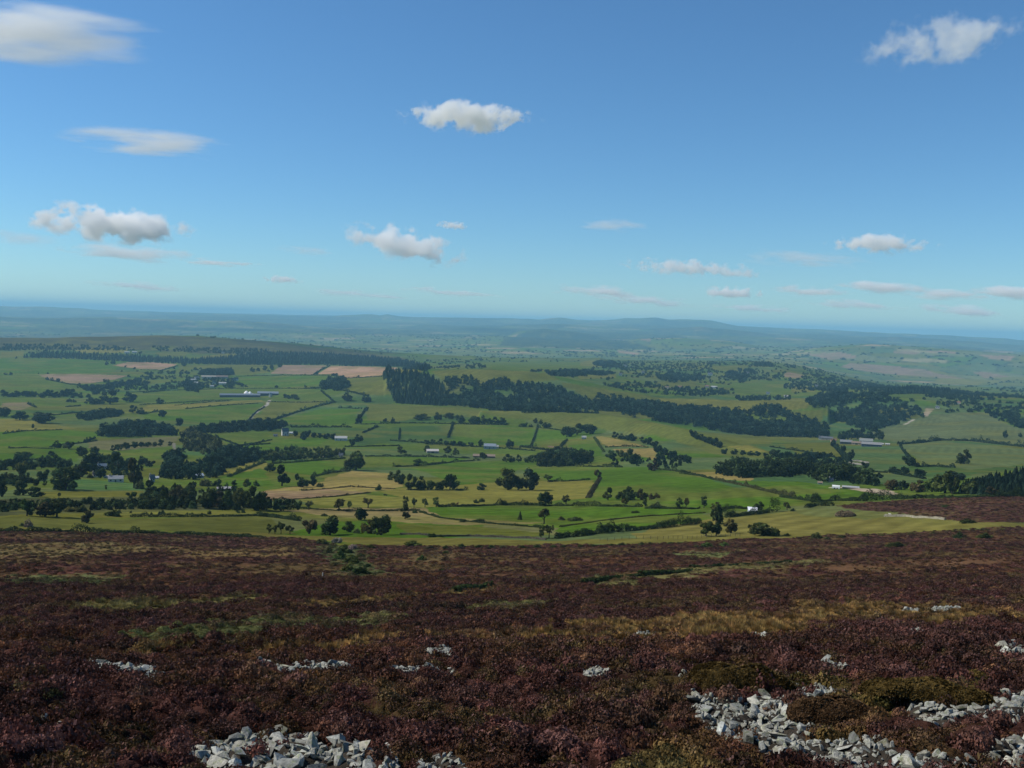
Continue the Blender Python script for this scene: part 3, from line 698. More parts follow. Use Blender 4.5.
def leaf_quads(C, Nn, size, asp=1.0):
    """loose quads at centres C facing Nn"""
    n = len(C)
    Nn = Nn / (np.linalg.norm(Nn, axis=1, keepdims=True) + 1e-9)
    up = rng.normal(size=(n, 3)); U = np.cross(Nn, up); U /= np.linalg.norm(U, axis=1, keepdims=True) + 1e-9
    V = np.cross(Nn, U); s = np.broadcast_to(np.asarray(size, float), (n,))[:, None] * .5
    q = np.stack([C - U * s - V * s * asp, C + U * s - V * s * asp * .7, C + U * s * .6 + V * s * asp, C - U * s * .8 + V * s * asp * .9], 1)
    return q.reshape(-1, 3)

HEATHER = plant_mat('heather', 'point', transl=.15, tip=(.125, .068, .066))
HEATHM = plant_mat('moor_plants', 'point', transl=.25)
def tuft(seed, kind):
    r = np.random.default_rng(seed)
    if kind == 'heather':
        n = 300
        th = r.uniform(0, 2 * math.pi, n); ph = np.arccos(r.uniform(.05, 1, n))
        lob = 1 + .22 * np.sin(th * 3 + seed) + .15 * np.sin(th * 5 + 2 * seed) * np.sin(ph)
        rr = lob * r.uniform(.62, 1.05, n)
        C = np.stack([np.sin(ph) * np.cos(th) * rr, np.sin(ph) * np.sin(th) * rr, np.cos(ph) * rr * .62], 1)
        Nn = C * [1, 1, 1.2] + r.normal(size=(n, 3)) * .45
        q = leaf_quads(C, Nn, r.uniform(.08, .17, n), 1.35)
        tip = np.clip((C[:, 2] - .25) * 2.2, 0, 1) * (r.random(n) < .55) * r.uniform(.25, .9, n)
        mat = HEATHER
    elif kind == 'grass':
        n = 120; th = r.uniform(0, 2 * math.pi, n); rad_ = np.sqrt(r.random(n)) * .55
        base = np.stack([np.cos(th) * rad_, np.sin(th) * rad_, np.zeros(n)], 1)
        lean = np.stack([np.cos(th), np.sin(th), np.zeros(n)], 1) * r.uniform(.2, .8, n)[:, None] + r.normal(size=(n, 3)) * .15
        h = r.uniform(.5, .95, n)[:, None]; top = base + lean + np.array([0, 0, 1]) * h
        side = np.stack([-np.sin(th), np.cos(th), np.zeros(n)], 1) * .07
        q = np.stack([base - side, base + side, top + side * .3, top - side * .3], 1).reshape(-1, 3)
        tip = np.zeros(n); mat = HEATHM
    else:
        n = 200
        th = r.uniform(0, 2 * math.pi, n); ph = np.arccos(r.uniform(.05, 1, n)); rr = r.uniform(.7, 1.02, n)
        C = np.stack([np.sin(ph) * np.cos(th) * rr, np.sin(ph) * np.sin(th) * rr, np.cos(ph) * rr * .5], 1)
        q = leaf_quads(C, C + r.normal(size=(n, 3)) * .35, r.uniform(.10, .2, n)); tip = np.zeros(n); mat = HEATHM
    me = quads_mesh('tuft_' + kind, q, mat)
    a = me.attributes.new('tip', 'FLOAT', 'POINT'); a.data.foreach_set('value', np.repeat(tip, 4).astype(np.float32))
    return me
TUFTS = [tuft(i, 'heather') for i in range(7)] + [tuft(20 + i, 'grass') for i in range(3)] + [tuft(30 + i, 'moss') for i in range(3)]

def sample_ring(d0, d1, dens):
    n = int(.5 * 2 * R(35.5) * (d1 * d1 - d0 * d0) * dens)
    az = rng.uniform(-R(35.5), R(35.5), n); d = np.sqrt(rng.uniform(d0 * d0, d1 * d1, n))
    return np.sin(az) * d, np.cos(az) * d, az, d
HEATH_POLY = wpoly([p for p, q in FIELDS if q == HEATH][0])
def build_heather():
    P, RO, SC, PI_, TI = [], [], [], [], []
    for d0, d1, dens, r0, r1, hs in ((9, 40, 6.0, .20, .44, 1.15), (40, 90, 3.2, .26, .54, 1.15), (90, 180, 1.2, .36, .7, .95), (180, 430, .28, .5, .95, .65), (430, 900, .16, .6, 1.2, .5)):
        X, Y, az, d = sample_ring(d0, d1, dens)
        ok = (d < moor_edge_d(az) - .6) if d1 < 500 else inside(HEATH_POLY, X, Y)
        open_ = rng.random(len(X)) < .07
        for nm, poly in SP: ok &= ~inside(poly, X, Y) | open_
        X, Y, d = X[ok], Y[ok], d[ok]; n = len(X)
        col, grass, kind = moor_colour(X, Y)
        bare = fbm(X / 2.4, Y / 2.4, 77, 3)
        pick = rng.integers(0, 7, n)
        u = rng.random(n)
        g = (kind == 1) & (u < grass); pick = np.where(g, 7 + rng.integers(0, 3, n), pick)
        b = (kind >= 2) & (u < grass); pick = np.where(b, 10 + rng.integers(0, 3, n), pick)
        s = rng.uniform(r0, r1, n) * (.7 + .6 * fbm(X / 3, Y / 3, 78, 2))
        s = np.where(g, s * .68, s); s = np.where(b & (kind == 2), s * .75, s)
        keep = (bare > .22) | (u < .4); keep &= ~(g & (d > 90) & (u > .5))
        z = ground_z(X, Y) - .06
        v = (rng.uniform(.6, 1.5, n) * (.72 + .56 * sstep(.35, .65, fbm(X / 2.2, Y / 2.2, 79, 2))))[:, None]
        warm = rng.uniform(-.12, .12, n)[:, None] * np.array([1, 0, -.4])
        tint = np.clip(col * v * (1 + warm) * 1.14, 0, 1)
        P.append(np.stack([X, Y, z], 1)[keep]); h = s * rng.uniform(.75, 1.5, n) * hs
        h = np.where(b, h * 1.0, h)
        SC.append(np.stack([s, s, h], 1)[keep]); PI_.append(pick[keep]); TI.append(tint[keep])
        RO.append(np.stack([rng.normal(0, .12, n), rng.normal(0, .12, n), rng.uniform(0, 6.28, n)], 1)[keep])
    P = np.concatenate(P); print('heather tufts', len(P))
    scatter('heather', P, np.concatenate(RO), np.concatenate(SC), np.concatenate(PI_), np.concatenate(TI), TUFTS, 'purple brown heather and dead grass covering the hillside', 'heather')
build_heather()

# ------------------------------------------------------------------ stones
def rock_mat():
    m, nt, N, L = new_mat('quartzite')
    tc = N.new('ShaderNodeTexCoord'); oi = N.new('ShaderNodeObjectInfo')
    off = N.new('ShaderNodeVectorMath'); off.operation = 'ADD'; L.new(tc.outputs['Object'], off.inputs[0])
    mm = N.new('ShaderNodeVectorMath'); mm.operation = 'SCALE'; mm.inputs[0].default_value = (13, 7, 29); L.new(oi.outputs['Random'], mm.inputs['Scale']); L.new(mm.outputs[0], off.inputs[1])
    f = maprange(nt, noise(nt, off.outputs[0], 3.5, 7, .7), .3, .7, .4, 1.4)
    lich = maprange(nt, noise(nt, off.outputs[0], 2.2, 6, .65), .52, .62, 0, .75)
    dark = maprange(nt, noise(nt, off.outputs[0], 6.0, 4, .6), .58, .68, 0, .6)
    c = mixrgb(nt, 'MIX', lich, (.315, .312, .275), (.20, .225, .125)); c = mixrgb(nt, 'MIX', dark, c, (.09, .09, .085))
    c = mixrgb(nt, 'MULTIPLY', 1.0, c, gray(nt, f)); c = mixrgb(nt, 'MULTIPLY', 1.0, c, oi.outputs['Color'])
    b = principled(nt, .9, .15); L.new(c, b.inputs['Base Color'])
    bp = N.new('ShaderNodeBump'); bp.inputs['Strength'].default_value = .5; bp.inputs['Distance'].default_value = .06
    L.new(noise(nt, off.outputs[0], 9, 5, .6), bp.inputs['Height']); L.new(bp.outputs[0], b.inputs['Normal'])
    out_node(nt, b.outputs[0]); return m
ROCK = rock_mat()
def rock_mesh(seed, kind):
    r = np.random.default_rng(seed)
    sx, sy, sz = {'blocky': (.5, .42, .36), 'flat': (.56, .46, .16), 'wedge': (.55, .38, .30), 'upright': (.30, .26, .58)}[kind]
    bm = bmesh.new()
    for i in range(13):
        v = r.normal(size=3); v /= np.abs(v).max() ** .65 * np.linalg.norm(v) ** .35
        v = v * r.uniform(.82, 1.05)
        if kind == 'wedge': v[2] *= .45 + .55 * (v[0] * .5 + .5) * 1.6
        bm.verts.new((v[0] * sx, v[1] * sy, v[2] * sz))
    g = bmesh.ops.convex_hull(bm, input=bm.verts)
    bmesh.ops.delete(bm, geom=[e for e in bm.verts if not e.link_faces], context='VERTS')
    bmesh.ops.dissolve_limit(bm, angle_limit=R(9), verts=bm.verts, edges=bm.edges)
    bmesh.ops.bevel(bm, geom=list(bm.edges), offset=.010, segments=1, affect='EDGES', clamp_overlap=True)
    me = bpy.data.meshes.new('rock'); bm.to_mesh(me); bm.free(); me.materials.append(ROCK); return me
RK = ['blocky', 'flat', 'wedge', 'upright']
ROCKS = [rock_mesh(100 + i, RK[i % 4]) for i in range(16)]
RPLACE = {'lower heap': 'heap at the bottom edge', 'little group': 'little group beside the bottom heap', 'low slabs': 'low stones past the bottom heap', 'long stone run': 'stone run below mossy mound',
 'upper arm': 'stone arm beside mossy mound', 'right hand run': 'stone band beyond mossy hummock', 'narrow strip': 'narrow stone strip in the heather', 'thin line': 'thin stone line across the heather', 'small patch': 'small stone patch under tan grass band',
 'small cluster': 'small stone cluster amid heather', 'scatter': 'loose stones above the stone band', 'edge patch': 'stone patch at edge of view', 'fringe': 'stones fringing the mossy mound', 'strip': 'far stone strip near tan grass', 'corner patch': 'stones in the bottom corner', 'specks': 'few stones alone in dark heather'}
def build_rocks():
    S = []
    for nm, poly in SP:
        x0, y0 = poly.min(0); x1, y1 = poly.max(0)
        cen = poly.mean(0); dist = np.hypot(*cen)
        far = dist > 44
        base = .27 if not far else .34
        if nm == 'lower heap': base = .40
        cell = {}
        area = (x1 - x0) * (y1 - y0)
        for t in range(int(area * 60) + 60):
            x = rng.uniform(x0, x1); y = rng.uniform(y0, y1)
            s = base * min(1.9, rng.lognormal(-.18, .52)); rr = s * (.40 if not far else .5)
            k = (int(x // .6), int(y // .6))
            if any(math.hypot(x - a, y - b) < (rr + c) * .78 for i in (-1, 0, 1) for j in (-1, 0, 1) for a, b, c in cell.get((k[0] + i, k[1] + j), ())): continue
            if not inside(poly, np.array([x]), np.array([y]))[0]: continue
            if far and rng.random() < .12 and nm != 'narrow strip': continue
            cell.setdefault(k, []).append((x, y, rr))
            S.append((s, x, y, nm, cen, poly))
    S.sort(key=lambda q: -q[0] / math.hypot(q[1], q[2]))
    print('stones', len(S))
    def pose(s, nm):
        k = int(rng.integers(0, 16))
        if k % 4 == 3 and rng.random() < .4: k -= 3
        tone = rng.random()
        q = .5 if tone < .2 else .78 if tone < .42 else 1.0 if tone < .8 else 1.35
        warm = rng.uniform(-.05, .05)
        return k, q, (q * (1 + warm), q, q * (1 - warm * 1.5), 1), (rng.normal(0, .42), rng.normal(0, .42), rng.uniform(0, 6.28))
    made = []
    for s, x, y, nm, cen, poly in S[:300]:
        k, q, colr, rot = pose(s, nm)
        o = bpy.data.objects.new('rock', ROCKS[k]); o.location = (x, y, float(ground_z(x, y)[0]) + s * .16 + rng.uniform(-.05, .06) * (nm in ('lower heap', 'long stone run', 'right hand run')))
        o.rotation_euler = rot; o.scale = (s * rng.uniform(.85, 1.2), s * rng.uniform(.85, 1.15), s * rng.uniform(.6, 1.0)); o.color = colr; link(o)
        size = 'big' if s > .58 else 'small' if s < .36 else 'middling'
        tone = 'dark grey' if q < .7 else 'grey' if q < .9 else 'pale grey' if q < 1.1 else 'whitish'
        ex = poly.max(0) - poly.min(0); px = (x - poly[:, 0].min()) / ex[0]; py = (y - poly[:, 1].min()) / ex[1]
        col_ = ['first', 'second', 'third', 'fourth', 'fifth', 'last'][min(5, int(px * 6))] if nm in ('lower heap', 'long stone run', 'right hand run', 'upper arm', 'corner patch') else None
        row = 'near' if py < .33 else 'far' if py > .67 else 'middle'
        where = ('%s sixth, %s side, %s' % (col_, row, RPLACE[nm])) if col_ else '%s side of %s' % (row, RPLACE[nm])
        made.append((s, o, '%s %s %s rock, %s' % (size, tone, RK[k % 4], where), nm))
    by = {}
    for m in made: by.setdefault(m[2], []).append(m)
    for lab, ms in by.items():
        ms.sort(key=lambda q: -q[0])
        for i, (s, o, l, nm) in enumerate(ms):
            g = 'rocks of the ' + RPLACE[nm]
            if len(ms) == 2: l = ('bigger ' if i == 0 else 'lesser ') + l
            elif len(ms) > 2: g = g + ', alike ' + ' '.join(l.split()[:3])
            tag(o, l, 'rock', g)
    rest = S[300:]
    if rest:
        n = len(rest); X = np.array([q[1] for q in rest]); Y = np.array([q[2] for q in rest]); s = np.array([q[0] for q in rest])
        scatter('scree', np.stack([X, Y, ground_z(X, Y) + s * .1], 1), np.stack([rng.normal(0, .4, n), rng.normal(0, .4, n), rng.uniform(0, 6.28, n)], 1), np.stack([s, s, s * rng.uniform(.8, 1.2, n)], 1), rng.integers(0, 16, n), np.ones((n, 3)), ROCKS, 'small pale stones lying between and beyond the larger rocks', 'stones')
build_rocks()
# ------------------------------------------------------------------ trees
LEAF_O = plant_mat('leaf_mass', 'object', transl=.28, var=.4, clump=True)
LEAF_P = plant_mat('leaf_mass_wood', 'point', transl=.28, var=.4, clump=True)
BARK = simple_mat('bark', (.055, .045, .035), .95, .05, .35, 6.0)
def crown_quads(seed, shape, nq):
    """a crown one wide and one high: leaf sprays on many separate boughs"""
    r = np.random.default_rng(seed)
    z0 = {'oak': .03, 'thorn': .07, 'tall': .03, 'sparse': .14, 'bush': .0, 'pine': .08}[shape]
    if shape == 'pine':
        n = nq; h = r.random(n) ** .75; tier = np.round(h * 9) / 9 * .7 + h * .3
        rad_ = (1 - tier) * .46 * r.uniform(.55, 1.05, n) + .02; th = r.uniform(0, 2 * math.pi, n)
        rad_ *= 1 + .2 * np.sin(th * 5 + np.round(h * 9) * 2 + seed)
        C = np.stack([np.cos(th) * rad_, np.sin(th) * rad_, z0 + (1 - z0) * tier - rad_ * .18], 1)
        Nn = np.stack([np.cos(th), np.sin(th), np.full(n, .7)], 1) + r.normal(size=(n, 3)) * .35
        return leaf_quads(C, Nn, r.uniform(.07, .13, n), 1.2), r.uniform(.7, 1.4, n)
    nc = {'oak': 13 + seed % 9, 'thorn': 13, 'tall': 22, 'sparse': 13, 'bush': 18}[shape]
    cc = []
    ax = r.uniform(.85, 1.0)
    while len(cc) < nc:
        p = r.uniform(-1, 1, 3)
        q = np.linalg.norm(p)
        if shape in ('oak', 'tall', 'thorn') and p[2] < .15: q = max(math.hypot(p[0], p[1]) * (1.0 if shape != 'thorn' else 1.1), .5 if abs(p[2]) > .4 else 0)
        if q > 1 or q < (.45 if shape != 'sparse' else .3): continue
        if shape == 'bush' and p[2] < -.1: continue
        cc.append(p)
    cc = np.array(cc)
    cr = r.uniform(.17, .42, nc) * (1.0 if shape != 'sparse' else .8)
    w = cr ** 2 / (cr ** 2).sum(); own = r.choice(nc, nq, p=w)
    d = r.normal(size=(nq, 3)); d /= np.linalg.norm(d, axis=1, keepdims=True)
    C = cc[own] * .74 + d * (cr[own] * r.uniform(.55, 1.08, nq))[:, None]
    if shape == 'bush':
        C[:, 2] = np.abs(C[:, 2]); C = C * np.array([.5, .5, .95])
    else:
        C = C * np.array([.5, .5 * ax, (1 - z0) / 2]) + np.array([0, 0, z0 + (1 - z0) / 2])
        if shape == 'thorn': C[:, 0] += (C[:, 2] - .5) * .18; C[:, 2] -= np.clip(.25 - np.abs(C[:, 0]), -1, 0) * .12
        if shape == 'tall': C[:, 0] *= 1.05 - .5 * np.clip(C[:, 2] - .55, 0, 1); C[:, 1] *= 1.05 - .5 * np.clip(C[:, 2] - .55, 0, 1)
    tone = (r.uniform(.55, 1.6, nc))[own] * 1.0
    return leaf_quads(C, d + np.array([0, 0, .25]) + r.normal(size=(nq, 3)) * .4, r.uniform(.05, .105, nq) * (1.25 if nq < 500 else 1.0)), tone
def tube(V, Fc, a, b, ra, rb, n=6):
    a = Vector(a); b = Vector(b); q = (b - a).to_track_quat('Z', 'Y'); i0 = len(V)
    for p, r in ((a, ra), (b, rb)):
        for k in range(n): V.append(p + q @ Vector((math.cos(2 * math.pi * k / n) * r, math.sin(2 * math.pi * k / n) * r, 0)))
    for k in range(n): Fc.append((i0 + k, i0 + (k + 1) % n, i0 + n + (k + 1) % n, i0 + n + k))
def trunk_geo(seed, shape):
    r = random.Random(seed); V, Fc = [], []
    if shape == 'pine':
        tube(V, Fc, (0, 0, -.05), (0, 0, .9), .035, .006); return V, Fc
    top = Vector((r.uniform(-.04, .04), r.uniform(-.04, .04), .38))
    tube(V, Fc, (0, 0, -.06), (top.x * .4, top.y * .4, .18), .055, .038, 8); tube(V, Fc, (top.x * .4, top.y * .4, .18), top, .038, .028, 8)
    for k in range(6):
        th = k * 1.05 + r.uniform(-.4, .4); st = Vector((0, 0, r.uniform(.2, .38)))
        mid = Vector((math.cos(th) * .17, math.sin(th) * .17, st.z + r.uniform(.1, .2))); tube(V, Fc, st, mid, .022, .014)
        tube(V, Fc, mid, mid + Vector((math.cos(th + .3) * .14, math.sin(th + .3) * .14, r.uniform(.1, .25))), .014, .005)
    return V, Fc
def crown_mesh(name, qt, mat):
    me = quads_mesh(name, qt[0], mat); a = me.attributes.new('tone', 'FLOAT', 'POINT'); a.data.foreach_set('value', np.repeat(qt[1], 4).astype(np.float32)); return me
SHAPES = ['oak', 'thorn', 'tall', 'sparse', 'bush', 'pine']
CROWN, TRUNK, LOWP = {}, {}, {}
for si, sh in enumerate(SHAPES):
    CROWN[sh] = [crown_mesh('crown', crown_quads(300 + 10 * si + k, sh, {'sparse': 520, 'bush': 900, 'pine': 900}.get(sh, 1150)), LEAF_O) for k in range(7 if sh == 'oak' else 4)]
    TRUNK[sh] = []
    for k in range(2):
        V, Fc = trunk_geo(50 + k, sh); me = bpy.data.meshes.new('trunk'); me.from_pydata(V, [], Fc); me.materials.append(BARK); TRUNK[sh].append(me)
    LOWP[sh] = [crown_mesh('wood_' + sh, crown_quads(400 + 10 * si + k, sh, 420), LEAF_P) for k in range(3)]
TONE = {'dark': (.034, .050, .018), 'mid': (.050, .072, .022), 'light': (.075, .098, .036), 'olive': (.060, .064, .024), 'brown': (.056, .050, .026), 'blue': (.021, .036, .022), 'grey': (.17, .17, .15)}
NAME = {'oak': 'broadleaf_tree', 'thorn': 'hawthorn_tree', 'tall': 'tall_tree', 'sparse': 'slender_tree', 'pine': 'pine_tree', 'bush': 'bush'}
CODE = {'o': 'oak', 't': 'thorn', 'l': 'tall', 's': 'sparse', 'b': 'bush', 'p': 'pine'}
def tree(px, py, wpx, hpx, code, tone, label, group=None):
    sh = CODE[code]; X, Y, Z, d = hit(px, py)
    r3 = math.sqrt(X * X + Y * Y + Z * Z); w = wpx * 1.12 * r3 / FPX; h = hpx * 1.06 * r3 / FPX
    v = random.uniform(.85, 1.45); c = TONE[tone]; colr = (c[0] * v * random.uniform(.88, 1.12 if tone == 'brown' else 1.3), c[1] * v, c[2] * v * random.uniform(.8, 1.05), 1)
    cm = random.choice(CROWN[sh])
    if sh == 'bush':
        o = link(bpy.data.objects.new('bush', cm)); o.color = colr
    else:
        o = link(bpy.data.objects.new(NAME[sh], None)); o.empty_display_size = .1
        link(bpy.data.objects.new('trunk', random.choice(TRUNK[sh])), o)
        cr = link(bpy.data.objects.new('crown', cm), o); cr.color = colr
    o.location = (X, Y, Z - .03); o.scale = (w, w * random.uniform(.85, 1.05), h); o.rotation_euler = (0, 0, random.uniform(0, 2 * math.pi))
    return tag(o, label, 'bush' if sh == 'bush' else 'tree', group)
